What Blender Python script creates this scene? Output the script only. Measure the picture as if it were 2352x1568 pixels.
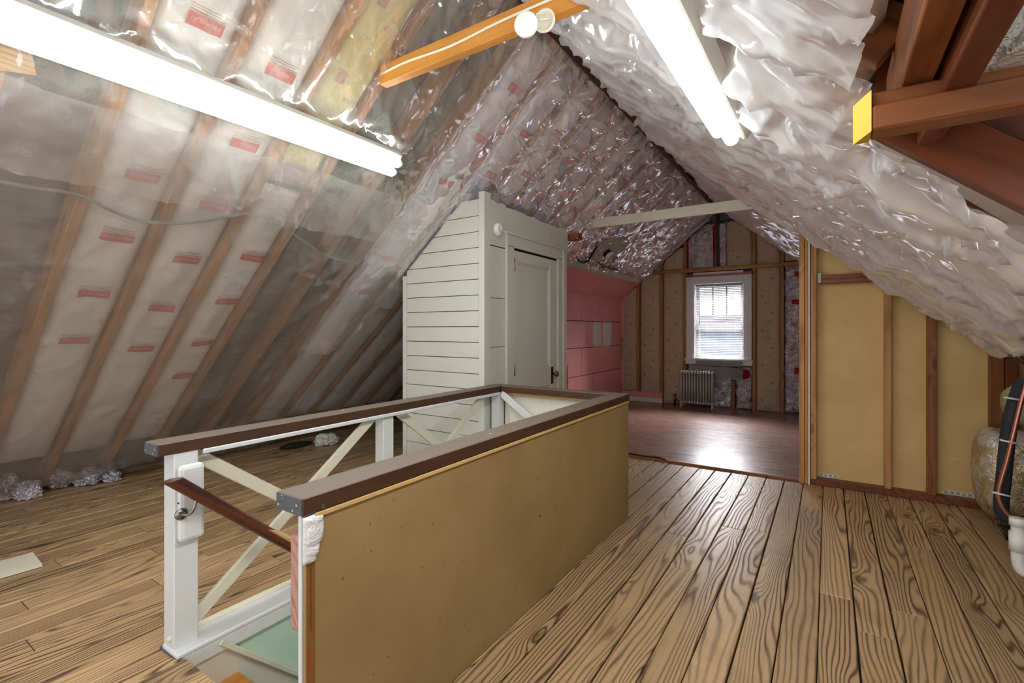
import bpy, bmesh, math, random
import numpy as np
from mathutils import Vector, Matrix, Euler

# ------------------------------------------------------------------ clear
for o in list(bpy.data.objects):
    bpy.data.objects.remove(o)
scene = bpy.context.scene
COL = scene.collection

# ------------------------------------------------------------------ camera
FPX, CXP, HOR, VPX, CAMH = 1110.0, 1176.0, 756.0, 1903.0, 1.30     # photo pixels (2352 x 1568), metres
YAW = math.atan((VPX - CXP) / FPX)
cam_data = bpy.data.cameras.new('camera')
cam = bpy.data.objects.new('camera', cam_data)
COL.objects.link(cam)
cam.location = (0, 0, CAMH)
cam.rotation_euler = (math.pi / 2, 0, YAW)
cam_data.sensor_width = 36.0
cam_data.lens = 36.0 * FPX / 2352.0
cam_data.shift_y = -(784.0 - HOR) / 2352.0
cam_data.clip_start = 0.02
scene.camera = cam

# ------------------------------------------------------------------ world, daylight, exposure
world = bpy.data.worlds.new('world')
scene.world = world
world.use_nodes = True
world.node_tree.nodes['Background'].inputs[0].default_value = (0.93, 0.96, 1.0, 1)
world.node_tree.nodes['Background'].inputs[1].default_value = 1.0
dl = bpy.data.lights.new('window_daylight', 'AREA')
dl.shape = 'RECTANGLE'
dl.size, dl.size_y = 4.5, 2.2
dl.energy = 2300
dl.color = (0.95, 0.95, 1.0)
dlo = bpy.data.objects.new('window_daylight', dl)
COL.objects.link(dlo)
dlo.location = (-1.5, 11.2, 3.75)
dlo.rotation_euler = (math.radians(-70), 0, 0)
TUBE_POWER = 17.0
vs = scene.view_settings
vs.view_transform = 'Standard'
vs.look = 'None'
vs.exposure = 0.6
vs.gamma = 1.0
vs.use_curve_mapping = False

# ------------------------------------------------------------------ photo pixel -> place
_S, _C = math.sin(YAW), math.cos(YAW)
FWD = np.array([-_S, _C, 0.]); RGT = np.array([_C, _S, 0.]); UPV = np.array([0, 0, 1.]); EYE = np.array([0, 0, CAMH])
def ray(x, y): return FWD + (x - CXP) / FPX * RGT + (HOR - y) / FPX * UPV
def onZ(x, y, z=0.): d = ray(x, y); return EYE + d * (z - CAMH) / d[2]
def onX(x, y, X): d = ray(x, y); return EYE + d * X / d[0]
def onY(x, y, Y): d = ray(x, y); return EYE + d * Y / d[1]
RX, RZ, TAN = -1.467, 3.317, .845                 # ridge and roof pitch
CS = 1 / math.hypot(1, TAN); SN = TAN * CS
def onP(x, y, side, off=0.):
    d = ray(x, y); s = -1 if side == 'L' else 1
    t = (RZ + TAN * s * RX - off / CS - EYE[2]) / (d[2] + TAN * s * d[0])
    return EYE + t * d
def roof(side, u, v, off=0.):                     # u = along ridge, v = down the slope, off = into the room
    s = -1 if side == 'L' else 1
    return np.array([RX + s * v * CS - s * off * SN, u, RZ - v * SN - off * CS])
def uv_of(p, side):
    s = -1 if side == 'L' else 1
    return p[1], s * (p[0] - RX) / CS
def roof_z(x): return RZ - TAN * abs(x - RX)

rng = random.Random(7)

# ------------------------------------------------------------------ material helpers
def lin(c):
    return tuple(((v / 255) / 12.92 if v / 255 <= .04045 else ((v / 255 + .055) / 1.055) ** 2.4) for v in c) + (1,)
class NT:
    def __init__(s, name):
        s.m = bpy.data.materials.new(name); s.m.use_nodes = True
        s.t = s.m.node_tree; s.t.nodes.clear()
        s.out = s.n('ShaderNodeOutputMaterial')
    def n(s, typ, **kw):
        nd = s.t.nodes.new(typ)
        for k, v in kw.items():
            if hasattr(nd, k): setattr(nd, k, v)
            else: nd.inputs[k.replace('_', ' ')].default_value = v
        return nd
    def l(s, a, b): s.t.links.new(a, b)
    def math(s, op, a, b=None):
        nd = s.t.nodes.new('ShaderNodeMath'); nd.operation = op
        for i, v in enumerate((a, b)):
            if v is None: continue
            if isinstance(v, (int, float)): nd.inputs[i].default_value = v
            else: s.l(v, nd.inputs[i])
        return nd.outputs[0]
    def coords(s, scale, rand=True):
        tc = s.n('ShaderNodeTexCoord'); mp = s.n('ShaderNodeMapping')
        mp.inputs['Scale'].default_value = scale
        s.l(tc.outputs['Object'], mp.inputs['Vector'])
        if not rand: return mp.outputs[0]
        oi = s.n('ShaderNodeObjectInfo'); ad = s.n('ShaderNodeVectorMath', operation='MULTIPLY_ADD')
        cb = s.n('ShaderNodeCombineXYZ')
        s.l(oi.outputs['Random'], cb.inputs[0]); s.l(oi.outputs['Random'], cb.inputs[1]); s.l(oi.outputs['Random'], cb.inputs[2])
        s.l(cb.outputs[0], ad.inputs[0]); ad.inputs[1].default_value = (37.1, 91.7, 53.3)
        s.l(mp.outputs[0], ad.inputs[2])
        return ad.outputs[0]
    def noise(s, vec, scale, detail=3, rough=.5, dist=0.):
        nd = s.n('ShaderNodeTexNoise'); nd.inputs['Scale'].default_value = scale; nd.inputs['Detail'].default_value = detail
        nd.inputs['Roughness'].default_value = rough; nd.inputs['Distortion'].default_value = dist
        s.l(vec, nd.inputs['Vector']); return nd.outputs['Fac']
    def ramp(s, fac, stops):
        r = s.n('ShaderNodeValToRGB'); e = r.color_ramp.elements
        while len(e) < len(stops): e.new(.5)
        for el, (p, c) in zip(e, stops): el.position = p; el.color = c if len(c) == 4 else lin(c)
        s.l(fac, r.inputs[0]); return r.outputs[0]
    def mix(s, fac, a, b, blend='MIX'):
        nd = s.n('ShaderNodeMix', data_type='RGBA', blend_type=blend)
        for i, v in ((0, fac), (6, a), (7, b)):
            if isinstance(v, (int, float)): nd.inputs[i].default_value = v
            elif isinstance(v, tuple): nd.inputs[i].default_value = v
            else: s.l(v, nd.inputs[i])
        return nd.outputs[2]
    def bsdf(s, color, rough=.6, metal=0., spec=.4, bump=None, bstr=.2, bdist=.01):
        p = s.n('ShaderNodeBsdfPrincipled')
        if isinstance(color, tuple): p.inputs['Base Color'].default_value = color
        else: s.l(color, p.inputs['Base Color'])
        if isinstance(rough, (int, float)): p.inputs['Roughness'].default_value = rough
        else: s.l(rough, p.inputs['Roughness'])
        p.inputs['Metallic'].default_value = metal
        p.inputs['Specular IOR Level'].default_value = spec
        if bump is not None:
            b = s.n('ShaderNodeBump'); b.inputs['Strength'].default_value = bstr; b.inputs['Distance'].default_value = bdist
            s.l(bump, b.inputs['Height']); s.l(b.outputs[0], p.inputs['Normal'])
        return p
    def done(s, sh): s.l(sh.outputs[0], s.out.inputs[0]); return s.m

def paint(name, c, rough=.5, var=.06, metal=0., spec=.4, scale=6., bstr=.08):
    k = NT(name); v = k.coords((1, 1, 1))
    n = k.noise(v, scale, 4, .6)
    a = lin(c); d = tuple(x * (1 - 2.2 * var) for x in a[:3]) + (1,); e = tuple(min(1, x * (1 + var)) for x in a[:3]) + (1,)
    col = k.ramp(n, [(.25, d), (.6, a), (.9, e)])
    return k.done(k.bsdf(col, rough, metal, spec, k.noise(v, scale * 12, 2), bstr, .004))

def wood(name, light, dark, k_x=34., n_amp=5., rough=.5, spec=.4, knots=True, tint=.12, grain=.9):
    """board grain along local Y"""
    k = NT(name)
    v = k.coords((1, 1, 1))
    sx = k.n('ShaderNodeSeparateXYZ'); tc = k.n('ShaderNodeTexCoord'); k.l(tc.outputs['Object'], sx.inputs[0])
    m1 = k.n('ShaderNodeMapping'); m1.inputs['Scale'].default_value = (5.0, .55, 5.0); k.l(v, m1.inputs[0])
    n1 = k.noise(m1.outputs[0], 1.0, 2, .45, .3)
    m2 = k.n('ShaderNodeMapping'); m2.inputs['Scale'].default_value = (60, 2.2, 60); k.l(v, m2.inputs[0])
    n2 = k.noise(m2.outputs[0], 1.0, 3, .6)
    field = k.math('ADD', k.math('MULTIPLY', sx.outputs[0], k_x), k.math('MULTIPLY', n1, n_amp))
    field = k.math('ADD', field, k.math('MULTIPLY', sx.outputs[2], k_x * .8))
    if knots:
        m3 = k.n('ShaderNodeMapping'); m3.inputs['Scale'].default_value = (4.2, 1.7, 4.2); k.l(v, m3.inputs[0])
        vo = k.n('ShaderNodeTexVoronoi'); vo.inputs['Scale'].default_value = 1.0; k.l(m3.outputs[0], vo.inputs['Vector'])
        d = vo.outputs['Distance']
        bulge = k.math('POWER', 2.718, k.math('MULTIPLY', k.math('MULTIPLY', d, d), -26.0))
        field = k.math('ADD', field, k.math('MULTIPLY', bulge, 2.6))
        knot = k.n('ShaderNodeMapRange'); knot.inputs[1].default_value = .05; knot.inputs[2].default_value = .13
        knot.inputs[3].default_value = 1; knot.inputs[4].default_value = 0; k.l(d, knot.inputs[0])
    m4 = k.n('ShaderNodeMapping'); m4.inputs['Scale'].default_value = (14, 2.2, 14); k.l(v, m4.inputs[0])
    field = k.math('ADD', field, k.math('MULTIPLY', k.noise(m4.outputs[0], 1.0, 3, .6), .9))
    ring = k.math('SINE', k.math('MULTIPLY', field, 6.283))
    ring = k.math('MULTIPLY_ADD', ring, .5); 
    ring.node.inputs[2].default_value = .5
    ctr = k.math('MULTIPLY_ADD', n1, 1.5); ctr.node.inputs[2].default_value = -.05
    g = k.math('ADD', k.math('MULTIPLY', k.math('MULTIPLY', k.math('POWER', ring, 2.6), ctr), grain), k.math('MULTIPLY', n2, .42))
    L = lin(light); D = lin(dark)
    M = tuple((a * .6 + b * .4) for a, b in zip(L, D))
    col = k.ramp(g, [(.15, L), (.55, M), (1.0, D)])
    if knots:
        col = k.mix(k.math('MULTIPLY', knot.outputs[0], .8), col, tuple(x * .45 for x in D[:3]) + (1,))
    oi = k.n('ShaderNodeObjectInfo')
    t = k.math('MULTIPLY_ADD', oi.outputs['Random'], tint * 2); t.node.inputs[2].default_value = 1 - tint
    cb = k.n('ShaderNodeCombineColor'); k.l(t, cb.inputs[0]); k.l(t, cb.inputs[1]); k.l(t, cb.inputs[2])
    col = k.mix(1.0, col, cb.outputs[0], 'MULTIPLY')
    st = k.noise(v, 2.3, 5, .65)
    col = k.mix(k.math('MULTIPLY', k.ramp(st, [(.52, (0, 0, 0, 1)), (.75, (1, 1, 1, 1))]), .35), col, tuple(x * .5 for x in D[:3]) + (1,))
    rr = k.math('MULTIPLY_ADD', g, .2); rr.node.inputs[2].default_value = rough - .1
    return k.done(k.bsdf(col, rr, 0, spec, g, .12, .004))

def foil(name, c, rough=.28, metal=.85, scale=9., bstr=.9, bdist=.03, tint=None, stretch=(1, 1, 1)):
    k = NT(name); v = k.coords(stretch)
    n1 = k.noise(v, scale, 4, .62, 1.2)
    r1 = k.math('ABSOLUTE', k.math('SUBTRACT', n1, .5))
    n2 = k.noise(v, scale * 3.1, 2, .5, .8)
    r2 = k.math('ABSOLUTE', k.math('SUBTRACT', n2, .5))
    hgt = k.math('ADD', r1, k.math('MULTIPLY', r2, .35))
    col = lin(c)
    if tint is not None:
        col = k.mix(k.ramp(k.noise(v, 3.2, 2), [(.58, (0, 0, 0, 1)), (.66, (1, 1, 1, 1))]), col, lin(tint))
    return k.done(k.bsdf(col, rough, metal, .5, hgt, bstr, bdist))

def plastic_sheet(name, c, alpha, gloss_rough=.2, gloss=.35, scale=7., bstr=.35, metal_c=(230, 230, 235), var=.15, stretch=(1, 1, 1)):
    """thin milky polyethylene: part see-through, part milky, part shiny"""
    k = NT(name); v = k.coords(stretch)
    n1 = k.noise(v, scale, 4, .6, 1.5)
    r1 = k.math('ABSOLUTE', k.math('SUBTRACT', n1, .5))
    b = k.n('ShaderNodeBump'); b.inputs['Strength'].default_value = bstr; b.inputs['Distance'].default_value = .03
    k.l(r1, b.inputs['Height'])
    tr = k.n('ShaderNodeBsdfTransparent'); tr.inputs[0].default_value = (.9, .9, .9, 1)
    df = k.n('ShaderNodeBsdfDiffuse'); df.inputs[0].default_value = lin(c)
    tl = k.n('ShaderNodeBsdfTranslucent'); tl.inputs[0].default_value = lin(c)
    dm = k.n('ShaderNodeMixShader'); dm.inputs[0].default_value = .3; k.l(df.outputs[0], dm.inputs[1]); k.l(tl.outputs[0], dm.inputs[2])
    gl = k.n('ShaderNodeBsdfGlossy'); gl.inputs['Roughness'].default_value = gloss_rough; gl.inputs['Color'].default_value = lin(metal_c)
    for nd in (df, gl): k.l(b.outputs[0], nd.inputs['Normal'])
    lw = k.n('ShaderNodeLayerWeight'); lw.inputs[0].default_value = .35
    lo = k.noise(v, 1.7, 3, .6)
    a = k.math('ADD', k.math('MULTIPLY', lw.outputs['Facing'], .2), k.math('MULTIPLY', k.math('SUBTRACT', lo, .5), var * 2))
    a = k.math('ADD', a, alpha); a.node.use_clamp = True
    m2 = k.n('ShaderNodeMixShader'); k.l(a, m2.inputs[0]); k.l(tr.outputs[0], m2.inputs[1]); k.l(dm.outputs[0], m2.inputs[2])
    gl.inputs['Color'].default_value = tuple(gloss * x for x in lin(metal_c)[:3]) + (1,)
    ad = k.n('ShaderNodeAddShader'); k.l(m2.outputs[0], ad.inputs[0]); k.l(gl.outputs[0], ad.inputs[1])
    return k.done(ad)

def specked(name, c, speck, amount=.06, scale=45, rough=.55, light2=None):
    k = NT(name); v = k.coords((1, 1, 1), False)
    m = k.n('ShaderNodeMapping'); m.inputs['Scale'].default_value = (1, .22, 1); k.l(v, m.inputs[0])
    n = k.noise(m.outputs[0], 9, 4, .65)
    a = lin(c); d = tuple(x * .62 for x in a[:3]) + (1,)
    col = k.ramp(n, [(.3, d), (.65, a), (.9, tuple(min(1, x * 1.25) for x in a[:3]) + (1,))])
    vo = k.n('ShaderNodeTexVoronoi'); vo.inputs['Scale'].default_value = scale; k.l(v, vo.inputs['Vector'])
    wn = k.n('ShaderNodeSeparateColor'); k.l(vo.outputs['Color'], wn.inputs[0])
    sp = k.math('MULTIPLY', k.math('LESS_THAN', vo.outputs['Distance'], .22), k.math('LESS_THAN', wn.outputs[0], amount))
    if light2 is not None:      # dusty, worn upper face
        ge = k.n('ShaderNodeNewGeometry'); sn_ = k.n('ShaderNodeSeparateXYZ'); k.l(ge.outputs['Normal'], sn_.inputs[0])
        col = k.mix(k.math('MULTIPLY', k.math('GREATER_THAN', sn_.outputs[2], .7), .75), col, lin(light2))
    col = k.mix(sp, col, lin(speck))
    return k.done(k.bsdf(col, rough, 0, .4, n, .1, .004))

def emitter(name, c, strength):
    k = NT(name); e = k.n('ShaderNodeEmission'); e.inputs[0].default_value = lin(c); e.inputs[1].default_value = strength
    return k.done(e)

M = {}
M['plank'] = wood('floor_pine', (196, 162, 120), (98, 70, 46), 40, 14., .42, .45, True, .16, .95)
M['subfloor'] = paint('subfloor_dark', (40, 30, 22))
M['vinyl'] = None
M['rafter'] = wood('rafter_wood', (184, 128, 78), (130, 82, 44), 14, 4, .55, grain=.5)
M['darkwood'] = wood('old_brown_wood', (152, 90, 48), (70, 36, 18), 14, 4, .45, grain=.6)
M['redwood'] = wood('red_brown_wood', (134, 72, 40), (66, 32, 16), 12, 3, .42, knots=False, grain=.5)
M['orange'] = wood('amber_wood', (208, 142, 60), (166, 102, 34), 12, 3, .42, knots=False, tint=.04, grain=.5)
M['stud'] = wood('stud_wood', (202, 150, 92), (152, 100, 50), 14, 4, .5, grain=.6)
M['yellowend'] = paint('fresh_cut_end', (222, 176, 52), .7)
M['deck'] = wood('roof_deck_wood', (92, 84, 78), (52, 44, 40), 12, 3, .8, grain=.4)
M['white'] = paint('white_paint', (226, 227, 226), .38, .03)
M['cream'] = paint('cream_paint', (216, 215, 202), .45, .03, scale=2.)
M['offwhite'] = paint('aged_white_paint', (232, 226, 204), .5, .05)
M['pink'] = paint('pink_paint', (234, 158, 154), .5, .05, scale=2.5)
M['dullpink'] = paint('dull_pink_paint', (178, 112, 110), .5, .05)
M['railtop'] = specked('rail_varnish', (84, 54, 34), (222, 222, 215), .03, 30, light2=(126, 116, 104))
M['railend'] = specked('rail_end_grain', (96, 96, 100), (190, 195, 190), .25, 60)
M['handrail'] = wood('handrail_varnish', (96, 46, 26), (54, 24, 14), 20, 2, .28, .5, False, .03)
M['rawpine'] = wood('raw_pine', (222, 184, 128), (178, 128, 74), 30, 3, .5, knots=False)
M['pinkwood'] = wood('pinkish_cedar', (196, 150, 134), (160, 110, 96), 24, 2, .55)
M['green'] = paint('mint_wall_paint', (204, 230, 208), .55, .03, scale=1.5)
M['beige'] = paint('beige_paint', (228, 223, 208), .55, .04)
M['cardboard'] = paint('tan_board', (212, 176, 112), .6, .04, scale=2.2)
M['tape'] = paint('brown_tape', (142, 96, 44), .5)
M['redmark'] = paint('red_print', (170, 78, 50), .55)
M['redlabel'] = paint('red_label_print', (196, 62, 56), .5, .05)
M['redtext'] = paint('pale_label_lettering', (232, 170, 160), .5)
M['fineprint'] = paint('rust_fine_print', (176, 120, 108), .6)
M['darkprint'] = paint('dark_print', (70, 56, 46), .6)
M['kraftprint'] = paint('faint_brown_print', (132, 104, 82), .7)
M['kraftsquare'] = paint('faint_red_square', (176, 134, 112), .7)
M['plaster'] = paint('white_plaster', (232, 232, 230), .8)
M['paper'] = foil('torn_white_paper', (232, 230, 228), .7, 0, 14, .7, .02)
M['foil'] = foil('crumpled_foil', (222, 220, 226), .2, .95, 11, 1.0, .05)
M['foilred'] = foil('crumpled_foil_red_print', (222, 220, 226), .22, .9, 11, 1.0, .05, tint=(176, 44, 58))
M['battfoil'] = foil('batt_foil_facing', (226, 224, 216), .45, .1, 4, .4, .03)
M['battsilver'] = foil('batt_silver_facing', (220, 219, 224), .4, .15, 3, .25, .03)
M['batttan'] = foil('batt_tan_facing', (212, 200, 182), .5, .2, 4, .3, .03)
M['kraftyellow'] = foil('yellow_kraft_paper', (204, 188, 132), .65, 0, 6, .5, .02)
M['kraft'] = foil('brown_kraft_paper', (202, 180, 146), .68, 0, 7, .9, .03, stretch=(1, 1, 1.6))
M['fluff'] = foil('pink_fibre', (206, 178, 182), .95, 0, 18, 1, .03)
M['tanfibre'] = foil('tan_fibre', (176, 150, 98), .95, 0, 18, 1, .03)
M['scrap'] = foil('white_scrap', (226, 224, 214), .6, .1, 10, 1, .04)
M['metal'] = paint('satin_metal', (150, 148, 144), .25, .05, metal=1)
M['radiator'] = paint('silver_radiator_paint', (196, 194, 188), .4, .08, metal=.2)
M['brass'] = paint('aged_brass', (150, 122, 72), .25, .1, metal=1)
M['black'] = paint('black_rubber', (34, 34, 36), .5, .1)
M['pan'] = paint('black_tray_plastic', (24, 25, 28), .3, .1)
M['foam'] = paint('black_pipe_foam', (50, 52, 58), .75, .08)
M['copper'] = paint('copper_tube', (206, 140, 118), .25, .05, metal=.8)
M['pvc'] = paint('white_pvc', (226, 224, 216), .35, .03)
M['plastic'] = paint('white_plastic', (236, 236, 232), .35, .02)
M['greycable'] = paint('grey_cable', (128, 134, 128), .5)
M['whitecable'] = paint('white_cable', (232, 224, 200), .5)
M['greyboard'] = paint('grey_board', (176, 174, 164), .6)
M['greytrim'] = paint('grey_white_trim', (196, 194, 188), .6)
M['bluegrey'] = paint('blue_grey_sheet', (92, 98, 116), .35, .1)
M['blue'] = paint('blue_wrap', (86, 120, 186), .5, .15)
M['ductbeige'] = paint('duct_beige', (186, 176, 142), .5, .1)
M['tube'] = emitter('fluorescent_glow', (250, 253, 250), TUBE_POWER)
M['fixture'] = paint('fixture_enamel', (214, 214, 204), .35, .02)
M['blind'] = paint('blind_slat_white', (176, 176, 178), .4, .02)
M['blueglass'] = paint('neighbour_glass', (112, 132, 170), .3)
M['siding'] = paint('neighbour_white', (196, 197, 200), .6)
M['rust'] = paint('dark_rust_brown', (70, 40, 28), .6, .1)
M['redstrip'] = paint('red_tape', (168, 44, 48), .5, .15)
M['bulb'] = paint('bulb_glass', (238, 238, 240), .12, .02)
M['bulbneck'] = foil('bulb_silver', (214, 212, 208), .15, .9, 5, .1, .01)

k = NT('far_room_vinyl')
v = k.coords((1, 1, 1), False)
mp = k.n('ShaderNodeMapping'); mp.inputs['Scale'].default_value = (1.2, 14, 1); k.l(v, mp.inputs[0])
n = k.noise(mp.outputs[0], 2.2, 5, .65)
col = k.ramp(n, [(.25, (112, 80, 68)), (.55, (140, 104, 90)), (.85, (166, 130, 116))])
r = k.math('MULTIPLY_ADD', n, .2); r.node.inputs[2].default_value = .18
M['vinyl'] = k.done(k.bsdf(col, r, 0, .55, k.noise(v, 3, 2), .05, .01))

k = NT('brown_panel_paper')
v = k.coords((1, 1, 1), False)
n = k.noise(v, 1.6, 4, .6)
col = k.ramp(n, [(.3, (148, 120, 78)), (.55, (164, 136, 90)), (.8, (174, 146, 100))])
vo = k.n('ShaderNodeTexVoronoi'); vo.inputs['Scale'].default_value = 26; k.l(v, vo.inputs['Vector'])
wn = k.n('ShaderNodeSeparateColor'); k.l(vo.outputs['Color'], wn.inputs[0])
sp = k.math('MULTIPLY', k.math('LESS_THAN', vo.outputs['Distance'], .12), k.math('LESS_THAN', wn.outputs[0], .13))
col = k.mix(k.math('MULTIPLY', sp, .6), col, lin((84, 64, 38)))
M['panel'] = k.done(k.bsdf(col, .52, 0, .35, k.noise(v, 60, 2), .06, .003))

k = NT('scuffed_tan_board')
v = k.coords((1, 1, 1), False)
n = k.noise(v, 2.0, 4, .6)
col = k.ramp(n, [(.3, (214, 178, 114)), (.55, (226, 192, 130)), (.8, (232, 202, 144))])
mp = k.n('ShaderNodeMapping'); mp.inputs['Scale'].default_value = (2.2, 1, 7); k.l(v, mp.inputs[0])
s2 = k.noise(mp.outputs[0], 4.5, 6, .75)
sz = k.n('ShaderNodeSeparateXYZ'); k.l(v, sz.inputs[0])
band = k.math('ADD', k.math('LESS_THAN', k.math('ABSOLUTE', k.math('SUBTRACT', sz.outputs[2], .22)), .12), k.math('LESS_THAN', k.math('ABSOLUTE', k.math('SUBTRACT', sz.outputs[2], 1.27)), .05))
col = k.mix(k.math('MULTIPLY', band, k.ramp(s2, [(.6, (0, 0, 0, 1)), (.7, (1, 1, 1, 1))])), col, lin((236, 228, 206)))
M['tanboard'] = k.done(k.bsdf(col, .6, 0, .3, k.noise(v, 50, 2), .05, .003))

k = NT('duct_wrap')
v = k.coords((1, 1, 1), False)
n = k.noise(v, 5, 4, .6, 1.4)
col = k.ramp(n, [(.3, (150, 124, 84)), (.5, (190, 168, 126)), (.62, (214, 208, 196)), (.8, (226, 226, 226))])
M['ductwrap'] = k.done(k.bsdf(col, .18, .25, .6, k.math('ABSOLUTE', k.math('SUBTRACT', k.noise(v, 7, 4, .6, 1.5), .5)), .8, .04))

M['sheet_clear'] = plastic_sheet('clear_poly_sheet', (206, 206, 202), .26, .14, .34, 3., .14)
M['sheet_low'] = plastic_sheet('milky_poly_sheet', (190, 188, 186), .30, .2, .2, 2.5, .12)
M['sheet_far'] = plastic_sheet('shiny_poly_sheet', (204, 204, 212), .36, .10, .6, 2.5, .05)
M['sheet_right'] = plastic_sheet('silvery_poly_sheet', (208, 209, 214), .58, .12, .6, 2.5, .06, stretch=(.6, 1.3, .6))

# ------------------------------------------------------------------ object helpers
ORG = {}
def mk(name, V, F, mat, parent=None, org=None, rot=None, smooth=False, kind=None, label=None, cat=None, group=None, mats=None):
    """one mesh object; V in world metres (or local when rot is given, placed at org)"""
    V = np.asarray(V, float).reshape(-1, 3)
    if org is None:
        lo, hi = V.min(0), V.max(0); org = np.array([(lo[0] + hi[0]) / 2, (lo[1] + hi[1]) / 2, lo[2]])
    org = np.asarray(org, float)
    L = V if rot is not None else V - org
    me = bpy.data.meshes.new(name)
    me.from_pydata(L.tolist(), [], [list(f) for f in F])
    me.validate(); me.update()
    for mm in (mats or [mat]): me.materials.append(M[mm] if isinstance(mm, str) else mm)
    if smooth:
        for p in me.polygons: p.use_smooth = True
    return link(name, me, parent, org, rot, kind, label, cat, group)
def link(name, me, parent, org, rot=None, kind=None, label=None, cat=None, group=None):
    o = bpy.data.objects.new(name, me); COL.objects.link(o)
    po = ORG[parent.name] if parent is not None else np.zeros(3)
    o.location = tuple(np.asarray(org) - po)
    if rot is not None: o.rotation_euler = rot
    if parent is not None: o.parent = parent
    ORG[o.name] = np.asarray(org, float)
    tag(o, label, cat, group, kind); return o
def tag(o, label=None, cat=None, group=None, kind=None):
    if label: o['label'] = label
    if cat: o['category'] = cat
    if group: o['group'] = group
    if kind: o['kind'] = kind
def thing(name, loc, label, cat, group=None, kind=None):
    o = bpy.data.objects.new(name, None); COL.objects.link(o); o.location = tuple(loc); o.empty_display_size = .05
    ORG[o.name] = np.asarray(loc, float); tag(o, label, cat, group, kind); return o

BF = [(0, 3, 2, 1), (4, 5, 6, 7), (0, 1, 5, 4), (1, 2, 6, 5), (2, 3, 7, 6), (3, 0, 4, 7)]
def boxv(x0, x1, y0, y1, z0, z1):
    return [(x0, y0, z0), (x1, y0, z0), (x1, y1, z0), (x0, y1, z0), (x0, y0, z1), (x1, y0, z1), (x1, y1, z1), (x0, y1, z1)], BF
def bevelled(V, F, b, seg=2):
    bm = bmesh.new(); vs_ = [bm.verts.new(p) for p in V]
    for f in F: bm.faces.new([vs_[i] for i in f])
    bmesh.ops.recalc_face_normals(bm, faces=bm.faces)
    bmesh.ops.bevel(bm, geom=list(bm.edges), offset=b, segments=seg, profile=.5, affect='EDGES')
    bm.verts.index_update()
    V2 = [tuple(v_.co) for v_ in bm.verts]; F2 = [tuple(v_.index for v_ in f.verts) for f in bm.faces]
    bm.free(); return V2, F2
def box(name, x0, x1, y0, y1, z0, z1, mat, parent=None, bev=.003, **kw):
    V, F = boxv(x0, x1, y0, y1, z0, z1)
    if bev: V, F = bevelled(V, F, min(bev, .45 * min(x1 - x0, y1 - y0, z1 - z0)), 1)
    return mk(name, V, F, mat, parent, **kw)
def frame(p0, p1, up=(0, 0, 1)):
    y = Vector(p1) - Vector(p0); ln = y.length; y.normalize()
    u = Vector(up); x = y.cross(u)
    if x.length < 1e-4: x = y.cross(Vector((1, 0, 0)))
    x.normalize(); z = x.cross(y)
    return Matrix((x, y, z)).transposed(), ln
def board(name, p0, p1, w, t, mat, parent=None, up=(0, 0, 1), bev=.003, **kw):
    """stick from p0 to p1, w across (local x), t thick (local z); grain follows its length"""
    R, ln = frame(p0, p1, up)
    V, F = boxv(-w / 2, w / 2, -ln / 2, ln / 2, -t / 2, t / 2)
    if bev: V, F = bevelled(V, F, min(bev, .45 * min(w, t)), 1)
    c = (np.asarray(p0, float) + np.asarray(p1, float)) / 2
    return mk(name, V, F, mat, parent, org=c, rot=R.to_euler(), **kw)
def tube_geo(pts, r, seg=10, cap=True):
    pts = [np.asarray(p, float) for p in pts]; V = []; F = []
    n = len(pts); rs = r if hasattr(r, '__len__') else [r] * n
    prev = None
    for i in range(n):
        d = pts[min(i + 1, n - 1)] - pts[max(i - 1, 0)]; d = d / (np.linalg.norm(d) + 1e-9)
        if prev is None:
            a = np.cross(d, [0, 0, 1.]); 
            if np.linalg.norm(a) < .1: a = np.cross(d, [1., 0, 0])
        else: a = prev - d * np.dot(prev, d)
        a = a / np.linalg.norm(a); prev = a; b = np.cross(d, a)
        for j in range(seg):
            t = 2 * math.pi * j / seg; V.append(pts[i] + rs[i] * (math.cos(t) * a + math.sin(t) * b))
    for i in range(n - 1):
        for j in range(seg):
            F.append((i * seg + j, i * seg + (j + 1) % seg, (i + 1) * seg + (j + 1) % seg, (i + 1) * seg + j))
    if cap: F += [tuple(range(seg))[::-1], tuple((n - 1) * seg + j for j in range(seg))]
    return V, F
def spline(ctrl, n=8):
    P = [np.asarray(p, float) for p in ctrl]; out = []
    for i in range(len(P) - 1):
        p0 = P[max(i - 1, 0)]; p1 = P[i]; p2 = P[i + 1]; p3 = P[min(i + 2, len(P) - 1)]
        for j in range(n):
            t = j / n
            out.append(.5 * (2 * p1 + (p2 - p0) * t + (2 * p0 - 5 * p1 + 4 * p2 - p3) * t * t + (3 * p1 - p0 - 3 * p2 + p3) * t ** 3))
    out.append(P[-1]); return out
def tube(name, ctrl, r, mat, parent=None, n=8, seg=10, smooth=True, straight=False, **kw):
    pts = ctrl if straight else spline(ctrl, n)
    V, F = tube_geo(pts, r, seg); return mk(name, V, F, mat, parent, smooth=smooth, **kw)
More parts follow.
